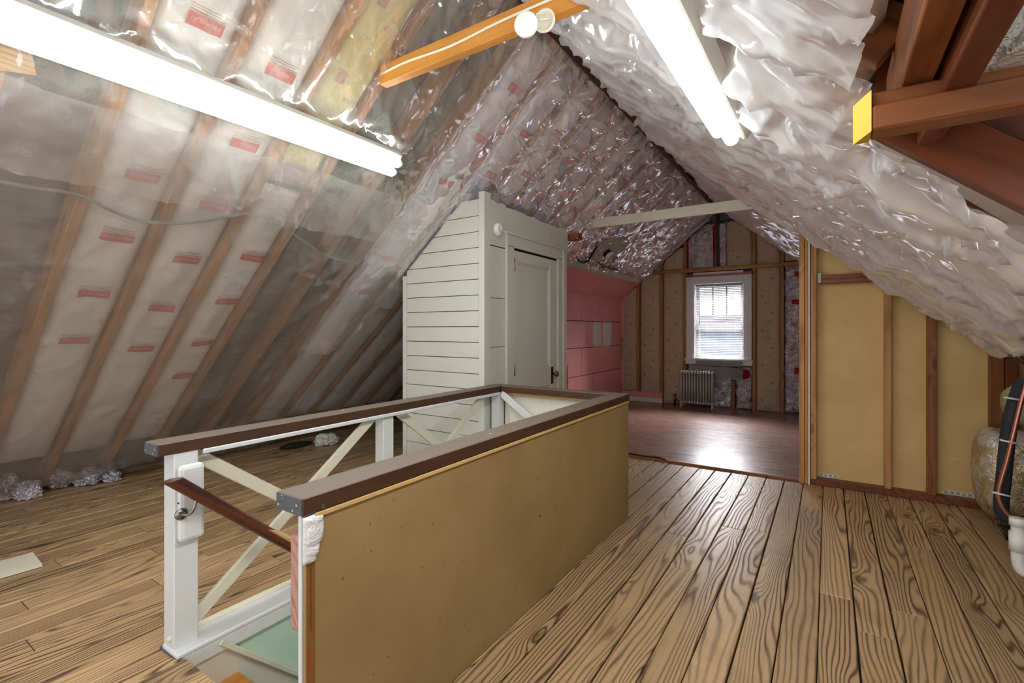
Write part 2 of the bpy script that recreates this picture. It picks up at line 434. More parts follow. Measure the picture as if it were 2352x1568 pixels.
def lathe(name, prof, origin, axis, mat, parent=None, seg=24, smooth=True, **kw):
    """prof: list of (along axis, radius)"""
    a = np.asarray(axis, float); a = a / np.linalg.norm(a)
    b = np.cross(a, [0, 0, 1.]); b = np.cross(a, [1., 0, 0]) if np.linalg.norm(b) < .1 else b
    b = b / np.linalg.norm(b); c = np.cross(a, b); o = np.asarray(origin, float); V = []; F = []
    for h_, r_ in prof:
        for j in range(seg):
            t = 2 * math.pi * j / seg; V.append(o + a * h_ + max(r_, 1e-4) * (math.cos(t) * b + math.sin(t) * c))
    for i in range(len(prof) - 1):
        for j in range(seg): F.append((i * seg + j, i * seg + (j + 1) % seg, (i + 1) * seg + (j + 1) % seg, (i + 1) * seg + j))
    F += [tuple(range(seg))[::-1], tuple((len(prof) - 1) * seg + j for j in range(seg))]
    return mk(name, V, F, mat, parent, smooth=smooth, **kw)
def prism(name, poly, ext, mat, parent=None, **kw):
    """planar polygon (3-D points) pushed along ext"""
    P = [np.asarray(p, float) for p in poly]; e = np.asarray(ext, float); n = len(P)
    V = P + [p + e for p in P]
    F = [tuple(range(n)), tuple(range(2 * n - 1, n - 1, -1))] + [(i, n + i, n + (i + 1) % n, (i + 1) % n) for i in range(n)]
    o = mk(name, V, F, mat, parent, **kw)
    bm = bmesh.new(); bm.from_mesh(o.data); bmesh.ops.recalc_face_normals(bm, faces=bm.faces); bm.to_mesh(o.data); bm.free()
    return o

# value noise on arrays
def vnoise(x, y, seed=0):
    xi = np.floor(x).astype(np.int64); yi = np.floor(y).astype(np.int64); fx = x - xi; fy = y - yi
    fx = fx * fx * fx * (fx * (fx * 6 - 15) + 10); fy = fy * fy * fy * (fy * (fy * 6 - 15) + 10)
    def h(a, b):
        n = (a * 374761393 + b * 668265263 + seed * 974711) & 0xffffffff
        n = ((n ^ (n >> 13)) * 1274126177) & 0xffffffff
        return ((n ^ (n >> 16)) & 0xffff) / 65535.0
    return (h(xi, yi) * (1 - fx) + h(xi + 1, yi) * fx) * (1 - fy) + (h(xi, yi + 1) * (1 - fx) + h(xi + 1, yi + 1) * fx) * fy
def fbm(x, y, seed=0, o=4):
    s = 0; a = 1; t = 0
    for i in range(o): s = s + a * vnoise(x * 2 ** i + 13.7 * i, y * 2 ** i - 7.1 * i, seed + i); t += a; a *= .5
    return s / t
def ridged(x, y, seed=0): return 1 - np.abs(2 * fbm(x, y, seed, 3) - 1)

TXT = {}
def text_mesh(s):
    if s in TXT: return TXT[s]
    cu = bpy.data.curves.new('lettering', 'FONT'); cu.body = s; cu.align_x = 'CENTER'; cu.align_y = 'CENTER'; cu.size = 1; cu.resolution_u = 1
    ob = bpy.data.objects.new('lettering_tmp', cu); COL.objects.link(ob)
    dg = bpy.context.evaluated_depsgraph_get(); me = bpy.data.meshes.new_from_object(ob.evaluated_get(dg))
    V = np.array([v_.co[:] for v_ in me.vertices]); F = [tuple(p.vertices) for p in me.polygons]
    bpy.data.objects.remove(ob); bpy.data.curves.remove(cu); bpy.data.meshes.remove(me)
    TXT[s] = (V, F); return V, F

class Pad:
    """quilted batt on a plane: origin corner, ex across, ey along, en outward normal"""
    def __init__(s, org, ex, ey, en, w, h, bulge, seed, rough=.012, creases=.01, clip=None):
        s.o, s.ex, s.ey, s.en = [np.asarray(q, float) for q in (org, ex, ey, en)]
        s.w, s.h, s.b, s.seed, s.r, s.c, s.clip = w, h, bulge, seed, rough, creases, clip
    def height(s, a, b):
        t = np.clip(a / s.w, 0, 1); q = np.clip(b / s.h, 0, 1)
        e = (1 - np.abs(2 * t - 1) ** 5) * (1 - np.abs(2 * q - 1) ** 24)
        n = fbm(a * 9 + s.seed * 3.3, b * 5, s.seed) - .5
        cr = ridged(a * 5 + s.seed, b * 11, s.seed + 5) ** 6
        return e * (s.b + n * s.r * 4 - cr * s.c) 
    def at(s, a, b, lift=0.):
        a = np.asarray(a, float); b = np.asarray(b, float); hh = s.height(a, b) + lift
        return s.o + a[..., None] * s.ex + b[..., None] * s.ey + hh[..., None] * s.en
    def build(s, name, mat, parent=None, step=.03, thick=.03, **kw):
        na = max(6, int(s.w / step)); nb = max(6, int(s.h / step))
        A, B = np.meshgrid(np.linspace(0, s.w, na + 1), np.linspace(0, s.h, nb + 1), indexing='ij')
        if s.clip is not None: A, B = s.clip(A, B)
        P = s.at(A, B).reshape(-1, 3); V = P.tolist(); F = []
        for i in range(na):
            for j in range(nb): q = i * (nb + 1) + j; F.append((q, q + nb + 1, q + nb + 2, q + 1))
        base = len(V)
        ring = [(i, 0) for i in range(na)] + [(na, j) for j in range(nb)] + [(i, nb) for i in range(na, 0, -1)] + [(0, j) for j in range(nb, 0, -1)]
        for (i, j) in ring: V.append((P[i * (nb + 1) + j] - thick * s.en).tolist())
        m = len(ring)
        for q in range(m):
            a0 = ring[q]; a1 = ring[(q + 1) % m]
            F.append((a0[0] * (nb + 1) + a0[1], base + q, base + (q + 1) % m, a1[0] * (nb + 1) + a1[1]))
        F.append(tuple(range(base, base + m)))
        s.ob = mk(name, V, F, mat, parent, smooth=True, **kw); return s.ob
    def patch(s, name, a, b, w, h, mat, parent, n=6, lift=.007, skew=0.):
        A, B = np.meshgrid(np.linspace(a - w / 2, a + w / 2, n + 1), np.linspace(b - h / 2, b + h / 2, 3), indexing='ij')
        V = s.at(A, B, lift).reshape(-1, 3); F = []
        for i in range(n):
            for j in range(2): q = i * 3 + j; F.append((q, q + 3, q + 4, q + 1))
        return mk(name, V, F, mat, parent)
    def text(s, string, a, b, size, mat, parent, flip=1, lift=.009, squash=1.):
        V, F = text_mesh(string)
        P = s.at(a + flip * V[:, 0] * size * squash, b - flip * V[:, 1] * size, lift)
        return mk('lettering', P, F, mat, parent)
    def lines(s, a, b0, w, cnt, gap, mat, parent, flip=1):
        V = []; F = []
        for q in range(cnt):
            b = b0 + flip * q * gap
            A, B = np.meshgrid(np.linspace(a - w / 2, a + w / 2 - .02 * (q % 2), 5), np.array([b - .0016, b + .0016]), indexing='ij')
            P = s.at(A, B, .007).reshape(-1, 3); o = len(V); V += P.tolist()
            for i in range(4): F.append((o + 2 * i, o + 2 * i + 2, o + 2 * i + 3, o + 2 * i + 1))
        return mk('fine_print', V, F, mat, parent)
    def red_label(s, a, b, parent, flip=1, w=.15, h=.06, text=True):
        lb = s.patch('printed_label', a, b, w, h, 'redlabel', parent)
        s.lines(a, b + flip * (h / 2 + .012), w, 3, .012, 'fineprint', parent, flip)
        if text: s.text('FIBERGLAS', a, b + flip * .006, .026, 'redtext', lb, flip)

ORD = ['first', 'second', 'third', 'fourth', 'fifth', 'sixth', 'seventh', 'eighth', 'ninth', 'tenth', 'eleventh', 'twelfth',
       'thirteenth', 'fourteenth', 'fifteenth', 'sixteenth', 'seventeenth', 'eighteenth', 'nineteenth', 'twentieth', 'twenty-first', 'twenty-second', 'twenty-third', 'twenty-fourth']

# ================================================================== STRUCTURE
Y0, Y1 = -1.2, 8.45           # near opening of the modelled attic, gable wall
PY = 4.80                      # partition line
# stairwell opening
SX0, SX1, SY0, SY1 = -2.17, -1.19, .90, 3.20

# ---- floor: slab and planks
def floor_slab():
    V = []; F = []
    for (x0, x1, y0, y1) in ((-5.7, SX0, Y0, Y1 + .12), (SX1, 2.8, Y0, Y1 + .12), (SX0, SX1, Y0, SY0), (SX0, SX1, SY1, Y1 + .12)):
        v_, f_ = boxv(x0, x1, y0, y1, -.14, -.022); o = len(V); V += v_; F += [tuple(i + o for i in f) for f in f_]
    return mk('floor', V, F, 'subfloor', None, org=(0, 0, 0), kind='structure', label='worn pine plank floor with dark gaps and knots')
floor = floor_slab()
PW = .1395
def plank(x0, x1, y0, y1, dz):
    w = x1 - x0; ln = y1 - y0; t = .02; b = .0035
    V = [(-w / 2, -ln / 2, -t), (w / 2, -ln / 2, -t), (w / 2, ln / 2, -t), (-w / 2, ln / 2, -t),
         (-w / 2, -ln / 2, -b), (w / 2, -ln / 2, -b), (w / 2, ln / 2, -b), (-w / 2, ln / 2, -b),
         (-w / 2 + b, -ln / 2 + b, 0), (w / 2 - b, -ln / 2 + b, 0), (w / 2 - b, ln / 2 - b, 0), (-w / 2 + b, ln / 2 - b, 0)]
    F = [(3, 2, 1, 0), (8, 9, 10, 11)]
    for i in range(4): F += [(i, (i + 1) % 4, (i + 1) % 4 + 4, i + 4), (i + 4, (i + 1) % 4 + 4, (i + 1) % 4 + 8, i + 8)]
    o = mk('plank', V, F, 'plank', floor, org=((x0 + x1) / 2, (y0 + y1) / 2, dz), rot=Euler((0, rng.uniform(-.004, .004), 0)))
    return o
x = -.036 - 39 * PW
while x < 2.45:
    xa, xb = x + .0012, x + PW - rng.choice((.003, .004, .006))
    ye = PY - .005 if x > -3.3 else 4.95
    def lay(xa, xb, a, b):
        cuts = []
        if b - a > 3.:
            cuts = [a + rng.uniform(1.4, 3.1)]
            if b - cuts[0] > 2.4 and rng.random() < .7: cuts.append(cuts[0] + rng.uniform(1.2, b - cuts[0] - .6))
        e = [a] + cuts + [b]
        for p_, q_ in zip(e[:-1], e[1:]):
            if q_ - p_ > .03 and xb - xa > .012: plank(xa, xb, p_ + .001, q_ - .0015, rng.uniform(-.002, .0))
    if xb > SX0 and xa < SX1:
        lay(xa, xb, Y0, SY0 - .005); lay(xa, xb, SY1 + .06, ye)
        if xa < SX0: lay(xa, SX0, SY0 - .005, SY1 + .06)
        if xb > SX1: lay(SX1, xb, SY0 - .005, SY1 + .06)
    else: lay(xa, xb, Y0, ye)
    x += PW
# far room sheet floor
box('floor', -3.2, 1.2, PY, Y1 + .09, -.02, .018, 'vinyl', None, 0, kind='structure', label='glossy red-brown sheet floor of the far room')
board('trim_1', (-2.28, PY - .004, .010), (-.2, PY - .004, .010), .02, .02, 'darkwood', None, kind='structure', label='thin wooden edge strip between plank floor and sheet floor')

# ---- roof: deck, ridge, rafters
RY = [.10, .47, .838, 1.205, 1.59, 1.935, 2.315, 2.66, 3.05, 3.42, 3.79, 4.17, 4.55, 4.93, 5.31, 5.69, 6.07, 6.45, 6.83, 7.21, 7.59, 7.97, 8.33]
RY = [-1.02, -.65, -.27] + RY
ceilings = {}
for side, nm, lab in (('L', 'ceiling_left', 'dark wooden roof deck and rafters of the left slope'), ('R', 'ceiling_right', 'dark wooden roof deck and rafters of the right slope')):
    vmax = 5.5
    ext = roof(side, 0, 0, -.17) - roof(side, 0, 0, -.15)
    ya = Y0 if side == 'L' else 1.87
    poly = [roof(side, ya, -.02, -.15), roof(side, ya, vmax, -.15), roof(side, Y1 + .1, vmax, -.15), roof(side, Y1 + .1, -.02, -.15)]
    c = prism(nm, poly, ext, 'deck', None, kind='structure', label=lab)
    if side == 'R':
        prism('near_deck', [roof(side, Y0, -.02, -.15), roof(side, Y0, 2.25, -.15), roof(side, 1.87, 2.25, -.15), roof(side, 1.87, -.02, -.15)], ext, 'deck', c)
    ceilings[side] = c
    nrm = roof(side, 0, 0, 1.) - roof(side, 0, 0, 0.)
    for i, y in enumerate(RY):
        if side == 'R' and y < 1.8: v1 = 2.06
        else: v1 = 5.04
        board('rafter', roof(side, y, .03, -.07), roof(side, y, v1, -.07), .045, .14, 'rafter' if side == 'L' else 'darkwood', c, up=tuple(nrm))
box('ridge_cap', RX - .17, RX + .17, Y0, Y1 + .1, RZ + .10, RZ + .135, 'deck', ceilings['L'], 0)
box('ridge_beam', RX - .025, RX + .025, Y0, Y1, RZ - .14, RZ + .02, 'rust', ceilings['L'], .003)

# dormer opening on the near right: cheek boards, flat roof and outer wall
dm_ = thing('ceiling_dormer', (1.3, .4, 2.6), 'dark boarded dormer above the cut beam at right', 'ceiling', kind='structure'); del dm_['category']
box('dormer_deck', .05, 2.6, Y0, 1.92, 2.62, 2.66, 'deck', dm_, 0)
for q_ in range(6):
    xa_ = .12 + q_ * .40; xb_ = min(xa_ + .398, 2.5)
    prism('cheek_board', [(xa_, 1.87, max(0, roof_z(xa_) - .01)), (xb_, 1.87, max(0, roof_z(xb_) - .01)), (xb_, 1.87, 2.62), (xa_, 1.87, 2.62)], (0, .02, 0), 'redwood', dm_)
prism('cheek_backing', [(.1, 1.89, roof_z(.1) - .01), (2.5, 1.89, .02), (2.5, 1.89, 2.64), (.1, 1.89, 2.64)], (0, .015, 0), 'deck', dm_)
box('outer_wall', 2.48, 2.52, Y0, 1.9, 0, 2.64, 'deck', dm_, 0)
board('cheek_rafter', (.14, 1.845, roof_z(.14) - .0), (2.2, 1.845, roof_z(2.2) - .0), .05, .14, 'redwood', dm_)

# ---- gable wall with window hole
WX0, WX1, WZ0, WZ1 = -1.875, -1.13, .82, 2.05
gab = thing('wall_gable', (RX, Y1 + .05, 0), 'insulated gable end wall around the window', 'wall', kind='structure')
del gab['category']
GB = Y1 + .10
def gpoly(pts): prism('backing_panel', [(a, GB, b) for a, b in pts], (0, .06, 0), 'deck', gab)
gpoly([(-5.6, -.15), (WX0, -.15), (WX0, roof_z(WX0) + .24), (-5.6, .2)])
gpoly([(WX1, -.15), (2.7, -.15), (2.7, .2), (WX1, roof_z(WX1) + .24)])
gpoly([(WX0, -.15), (WX1, -.15), (WX1, WZ0), (WX0, WZ0)])
gpoly([(WX0, WZ1), (WX1, WZ1), (WX1, roof_z(WX1) + .24), (RX, RZ + .24), (WX0, roof_z(WX0) + .24)])
STX = [-2.845, -2.436, -2.035, -.982, -.592]
for xs in STX:
    board('stud', (xs, Y1 + .05, .0), (xs, Y1 + .05, roof_z(xs) - .05), .045, .09, 'rafter', gab, up=(0, 1, 0))
board('stud', (-1.515, Y1 + .02, 2.25), (-1.515, Y1 + .02, 3.27), .05, .06, 'rust', gab, up=(0, 1, 0))
board('stud', (-1.285, Y1 + .05, .018), (-1.285, Y1 + .05, .70), .05, .09, 'darkwood', gab, up=(0, 1, 0))
board('header', (-2.03, Y1 + .05, 2.20), (-.98, Y1 + .05, 2.20), .05, .09, 'darkwood', gab, up=(0, 1, 0))

# ---- closet (painted boarded box with a door)
CXF, CY0, CY1, CXL = -2.295, 3.10, 4.56, -3.20
def closet_top(x): return min(2.36, roof_z(x) - .075)
wf = thing('wall_closet_front', ((CXF + CXL) / 2, CY0, 0), 'cream horizontal board siding of the built-in closet', 'wall', kind='structure'); del wf['category']
prism('backing_panel', [(CXL + .01, CY0 + .022, 0), (CXF - .01, CY0 + .022, 0), (CXF - .01, CY0 + .022, 2.33), (-2.63, CY0 + .022, 2.25), (CXL + .01, CY0 + .022, 1.76)], (0, .02, 0), 'rust', wf)
zs = [0.018] + [1.325 + .1273 * q for q in range(-10, 8)] + [2.352]
xl, xr = CXL + .045, CXF - .05
for a, b in zip(zs[:-1], zs[1:]):
    b2 = b - .006; pts = []
    xa = xl; 
    def edge_x(z): # x on the sloped cut at height z
        return RX - (RZ - .075 - z) / TAN
    pa = max(xl, edge_x(a)); pb = max(xl, edge_x(b2))
    if pa >= xr: continue
    pts = [(pa, CY0, a), (xr, CY0, a), (xr, CY0, b2), (pb, CY0, b2)]
    if pa == xl and pb > xl: pts.append((xl, CY0, min(b2, RZ - .075 - TAN * abs(xl - RX))))
    prism('siding_board', pts, (0, .02, 0), 'cream', wf)
box('edge_trim', CXL, CXL + .042, CY0 - .008, CY0 + .03, 0, 1.775, 'cream', wf)
box('corner_board', CXF - .048, CXF + .008, CY0 - .012, CY0 + .075, 0, 2.40, 'cream', wf)
ws = thing('wall_closet_door_side', (CXF, (CY0 + CY1) / 2, 0), 'cream boarded closet wall holding the panel door', 'wall', kind='structure'); del ws['category']
D0, D1 = onX(1178, 572, CXF)[1], onX(1278, 595, CXF)[1]; DZ = 1.995
K0, K1 = onX(1160, 540, CXF)[1], onX(1290, 575, CXF)[1]; KZ = onX(1163, 538, CXF)[2]
box('backing_panel', CXF - .05, CXF - .03, CY0 + .02, CY1, 0, 2.33, 'rust', ws, 0)
def wboards(y0, y1, cuts):
    for a, b in zip(cuts[:-1], cuts[1:]): box('wall_board', CXF - .03, CXF - .004, y0, y1, a, b - .004, 'cream', ws, .0015)
wboards(CY0 + .077, K0 + .004, [0, .42, .80, 1.155, 1.56, 1.985])
wboards(K1 - .004, CY1, [0, .35, .70, 1.06, 1.42, 1.78, 2.10])
# ragged upper boards
yj = [CY0 + .077, onX(1163, 480, CXF)[1], onX(1266, 530, CXF)[1], CY1 + .02]
for q in range(3):
    a, b = yj[q], yj[q + 1] - .004; lowz = [1.99, KZ - .005, 2.105][q]
    n_ = 14; pts = [(CXF - .028, a, lowz), (CXF - .028, b, lowz)]
    for j in range(n_ + 1):
        t = 1 - j / n_; pts.append((CXF - .028, a + (b - a) * t, 2.335 + .02 * (vnoise(np.array([(a + (b - a) * t) * 14]), np.array([q * 3.1]), 3)[0] - .5) + (.02 if q == 0 else 0)))
    prism('upper_board', pts, (.026, 0, 0), 'cream', ws)
    if q == 1: pass
box('end_panel', CXL + .04, CXF - .03, CY1 - .02, CY1, 0, 1.75, 'cream', ws, 0)
# closet lid hidden under the sheet
prism('closet_top', [(CXF - .03, CY0 + .03, 2.33), (-2.64, CY0 + .03, 2.24), (CXL + .03, CY0 + .03, 1.76), (CXL + .03, CY1 - .03, 1.76), (-2.64, CY1 - .03, 2.24), (CXF - .03, CY1 - .03, 2.33)], (0, 0, -.01), 'rust', ws)

# door
door = thing('door_1', (CXF, (D0 + D1) / 2, 0), 'cream panelled closet door with brass knob', 'door', kind='structure'); del door['category']
box('casing', CXF - .004, CXF + .018, K0, D0 - .004, 0, KZ - .09, 'cream', door)
box('casing', CXF - .004, CXF + .018, D1 + .006, K1, 0, KZ - .09, 'cream', door)
box('casing', CXF - .004, CXF + .018, K0, K1, DZ + .012, KZ, 'cream', door)
box('casing_cap', CXF - .004, CXF + .032, K0 - .012, K1 + .012, KZ, KZ + .022, 'cream', door)
box('edge_bead', CXF + .016, CXF + .028, K0 - .012, K0 + .012, 0, KZ, 'cream', door)
box('edge_bead', CXF + .016, CXF + .028, K1 - .012, K1 + .012, 0, KZ, 'cream', door)
pz1 = onX(1190, 602, CXF)[2]; pz0 = onX(1190, 852, CXF)[2]; py0 = onX(1190, 602, CXF)[1]; py1 = onX(1262, 616, CXF)[1]
box('stile', CXF - .03, CXF + .004, D0, py0, .012, DZ - .006, 'cream', door)
box('stile', CXF - .03, CXF + .004, py1, D1, .012, DZ - .006, 'cream', door)
box('rail', CXF - .03, CXF + .004, py0, py1, pz1, DZ - .006, 'cream', door)
box('rail', CXF - .03, CXF + .004, py0, py1, pz0 - .18, pz0, 'cream', door)
box('rail', CXF - .03, CXF + .004, py0, py1, .012, .2, 'cream', door)
for a, b in ((pz0, pz1), (.2, pz0 - .18)):
    box('panel', CXF - .03, CXF - .012, py0, py1, a, b, 'cream', door)
    for (ya, yb, za, zb) in ((py0, py0 + .016, a, b), (py1 - .016, py1, a, b), (py0, py1, b - .016, b), (py0, py1, a, a + .016)):
        box('moulding', CXF - .012, CXF - .003, ya, yb, za, zb, 'cream', door, .003)
kn = onX(1270, 857, CXF)
esc = box('escutcheon', CXF + .004, CXF + .009, kn[1] - .05, kn[1] - .005, kn[2] - .10, kn[2] + .07, 'brass', door, .002)
lathe('knob', [(0, .012), (.02, .011), (.03, .018), (.042, .027), (.055, .029), (.066, .02), (.07, 0)], (CXF + .009, kn[1] - .03, kn[2]), (1, 0, 0), 'brass', door, 18)
for hz in (onX(1177, 608, CXF)[2], .95, .25):
    hg = box('hinge', CXF + .004, CXF + .012, D0 - .012, D0 + .012, hz - .045, hz + .045, 'brass', door, .003)
    lathe('hinge_pin', [(-.055, .004), (-.05, .007), (.05, .007), (.055, .004)], (CXF + .016, D0, hz), (0, 0, 1), 'brass', hg, 10)

# ---- pink knee wall and slope panels of the far room
KX = -3.15
kw = thing('wall_knee', (KX, 6.5, 0), 'pink painted panelled knee wall with white patches', 'wall', kind='structure'); del kw['category']
box('backing_panel', KX - .06, KX - .03, CY1 + .02, Y1 + .08, 0, 1.86, 'deck', kw, 0)
def yk(px, py): return onX(px, py, KX)[1]
zr = [onX(1340, 668, KX)[2], onX(1340, 737, KX)[2], onX(1340, 800, KX)[2] + .01, onX(1340, 862, KX)[2], .02]
zr[0] = 1.865
rows = [(zr[1], zr[0], [CY1 + .03, yk(1336, 700), yk(1361, 700), yk(1383, 700), Y1]),
        (zr[2], zr[1], [CY1 + .03, yk(1363, 770), yk(1405, 770), Y1]),
        (zr[3], zr[2], [CY1 + .03, yk(1336, 830), Y1]),
        (zr[4], zr[3], [CY1 + .03, yk(1361, 880), Y1])]
for a, b, ys in rows:
    for p_, q_ in zip(ys[:-1], ys[1:]):
        box('pink_panel', KX - .03, KX, p_ + .005, q_ - .005, a + .005, b - .005, 'pink', kw, .002)
# two white patches in the knee wall
for q, (xa, xb) in enumerate(((1362, 1382), (1384, 1405))):
    ya, yb = yk(xa, 765), yk(xb, 765)
    za, zb = onX((xa + xb) / 2, 796, KX)[2], onX((xa + xb) / 2, 739, KX)[2]
    Pd = Pad((KX + .002, ya, zb), (0, 1, 0), (0, 0, -1), (1, 0, 0), yb - ya - .02, zb - za, .025, 40 + q, .006, .004)
    Pd.build('white_patch', 'scrap', None, .03, .01, label=['ragged white pad stuck on pink wall, nearer the closet', 'ragged white pad stuck on pink wall, nearer the window'][q], cat='insulation patch', group='white pads on the pink wall')
# slope panels
vs_top = uv_of(onP(1380, 628, 'L', .05), 'L')[1]; vs_bot = (RX - KX) / CS + .01
us = [CY1 + .05, onP(1330, 640, 'L', .05)[1], onP(1378, 652, 'L', .05)[1], Y1 - .01]
sl = thing('ceiling_pink_slope', roof('L', 6.5, vs_bot, .05), 'pink painted panels on the lower slope above the knee wall', 'ceiling', kind='structure'); del sl['category']
for p_, q_ in zip(us[:-1], us[1:]):
    prism('pink_panel', [roof('L', p_ + .003, vs_top, .05), roof('L', q_ - .003, vs_top, .05), roof('L', q_ - .003, vs_bot, .05), roof('L', p_ + .003, vs_bot, .05)], roof('L', 0, 0, .02) - roof('L', 0, 0, .05), 'pink', sl)
board('trim_2', roof('L', CY1 + .03, vs_top - .02, .08), roof('L', Y1 - .3, vs_top - .02, .08), .09, .03, 'greytrim', None, up=(SN, 0, -CS), kind='structure', label='grey-white moulding strip above the pink slope panels')
# pink edging on the gable next to the knee wall
def gx(px, py): return onY(px, py, Y1)[0]
def gz(px, py): return onY(px, py, Y1)[2]
tr = thing('trim_3', (KX, Y1, 0), 'notched pink board edging at gable corner', 'trim', kind='structure'); del tr['category']
box('edge_strip', KX, gx(1424, 760), Y1 - .02, Y1 - .005, .12, 1.86, 'pink', tr)
prism('edge_tab', [(gx(1424, 700), Y1 - .02, gz(1424, 770)), (gx(1435, 700), Y1 - .02, gz(1435, 770)), (gx(1435, 690), Y1 - .02, gz(1435, 690)), (gx(1450, 645), Y1 - .02, gz(1450, 648)), (gx(1424, 700), Y1 - .02, gz(1424, 672))], (0, .015, 0), 'pink', tr)
box('edge_tab', gx(1424, 850), gx(1435, 850), Y1 - .02, Y1 - .005, gz(1430, 880), gz(1430, 828), 'pink', tr)
box('baseboard_gable', KX, gx(1521, 905), Y1 - .03, Y1 - .004, gz(1480, 911), gz(1480, 899), 'pink', None, .003, kind='structure', label='pink board low on the gable wall left of the radiator')
box('baseboard_gable_white', KX, gx(1522, 918), Y1 - .035, Y1 - .004, .02, gz(1480, 911), 'offwhite', None, .003, kind='structure', label='white baseboard under the pink board left of the radiator')

# ---- stairwell below the floor
sw = thing('wall_stairwell', ((SX0 + SX1) / 2, 2, -2.2), 'mint green stairwell walls below the floor', 'wall', kind='structure'); del sw['category']
box('left_wall', SX0 - .05, SX0 + .004, SY0 - .0, SY1 + .0, -2.2, -.023, 'green', sw, 0)
box('right_wall', SX1 - .004, SX1 + .06, SY0 - .1, SY1 + .1, -2.2, -.02, 'green', sw, 0)
box('end_wall', SX0, SX1, SY1, SY1 + .06, -2.2, -.02, 'beige', sw, 0)
box('start_wall', SX0, SX1, SY0 - .06, SY0 + .004, -2.2, -.022, 'beige', sw, 0)
box('bottom', SX0, SX1, SY0, SY1, -2.22, -2.2, 'deck', sw, 0)
# skirt board following the stair
def sk(y): return -.011 - .97 * (y - 1.023)
prism('skirt_board', [(SX0 + .004, SY0 + .004, -.02), (SX0 + .004, 1.03, -.02), (SX0 + .004, 3.1, sk(3.1)), (SX0 + .004, 3.1, sk(3.1) - .36), (SX0 + .004, SY0 + .004, -.30)], (.012, 0, 0), 'beige', sw)
board('skirt_cap', (SX0 + .02, 1.03, sk(1.03)), (SX0 + .02, 3.1, sk(3.1)), .03, .022, 'offwhite', sw)
for q in range(2):
    zt = -.192 * (q + 1); yn = 1.115 + .198 * q
    st = thing('stair_tread', ((SX0 + SX1) / 2, yn, zt), 'brown wooden stair step just below the floor, ' + ORD[q] + ' from top', 'stair step', 'brown stair steps')
    box('tread', SX0 + .006, SX1 - .005, yn - .25, yn, zt - .03, zt, 'darkwood' if q else 'orange', st, .006)
    box('riser', SX0 + .006, SX1 - .005, yn - .05, yn - .03, zt - .192, zt - .03, 'beige', st, 0)
# curb along the left of the opening
cb_ = thing('trim_4', (SX0, 2.0, 0), 'white painted wooden curb along the stair opening', 'trim', kind='structure'); del cb_['category']
box('curb_top', SX0 - .10, SX0 + .035, SY0 - .035, SY1, .0, .022, 'white', cb_, .006)
box('curb_face', SX0 - .012, SX0 + .03, SY0 - .02, SY1, -.06, .0, 'white', cb_, .003)
box('curb_strip', SX0 - .12, SX0 - .085, SY0 + .07, SY1, .0, .035, 'offwhite', cb_, .006)

# ---- partition wall right of the far room doorway
pw = thing('wall_partition', (.4, PY, 0), 'stud partition wall with tan fibreboard sheathing', 'wall', kind='structure'); del pw['category']
def pxx(px, py=800): return onY(px, py, PY)[0]
def pzz(px, py): return onY(px, py, PY)[2]
PT = lambda x_: roof_z(x_) - .045
x0p = pxx(1848)
for a, b in ((-.13, .40), (.403, 1.10), (1.103, 2.2)):
    zb = .05
    prism('fibreboard', [(a, PY + .06, zb), (b, PY + .06, zb), (b, PY + .06, max(zb + .02, PT(b))), (a, PY + .06, PT(a))], (0, .015, 0), 'tanboard', pw)
def vstud(x0, x1, mat, ztop=None, y0=PY - .01, y1=PY + .055, z0=.05, lean=0.):
    zt = PT(x1) if ztop is None else ztop
    return prism('stud', [(x0, y0, z0), (x1, y0, z0), (x1 + lean, y0, zt), (x0 + lean, y0, min(zt + (x1 - x0) * TAN, PT(x0)) if ztop is None else zt)], (0, y1 - y0, 0), mat, pw)
def vs2(pxa, pxb, mat, **kw):
    w = pxx(pxb) - pxx(pxa); xa = pxx(pxa)
    zt = PT(xa + w)
    board('stud', (xa + w / 2, PY + .02, kw.get('z0', .05)), (xa + w / 2, PY + .02, kw.get('zt', zt)), w, kw.get('d', .08), mat, pw, up=(0, 1, 0))
vs2(1836, 1848, 'stud', z0=.0, d=.12); vs2(1849, 1856, 'orange', z0=.0, d=.11)
vs2(1856.5, 1861, 'plaster', z0=.0, d=.14); vs2(1862, 1876, 'stud', z0=.04, d=.10)
vs2(2031, 2047, 'stud'); vs2(2130, 2150, 'darkwood', d=.085); vs2(2274, 2305, 'darkwood', d=.09, z0=.4); vs2(2307, 2336, 'redwood', d=.085, z0=.4)
board('blocking', (pxx(1882), PY + .01, pzz(1950, 639)), (pxx(2031), PY + .01, pzz(1950, 639)), .075, .06, 'darkwood', pw, up=(0, 1, 0))
box('blocking_tape', pxx(1878), pxx(1886), PY - .032, PY - .02, pzz(1880, 650), pzz(1880, 628), 'greytrim', pw, .001)
box('sole_plate', pxx(1862), 2.2, PY - .03, PY + .055, 0, .05, 'redwood', pw, .004)
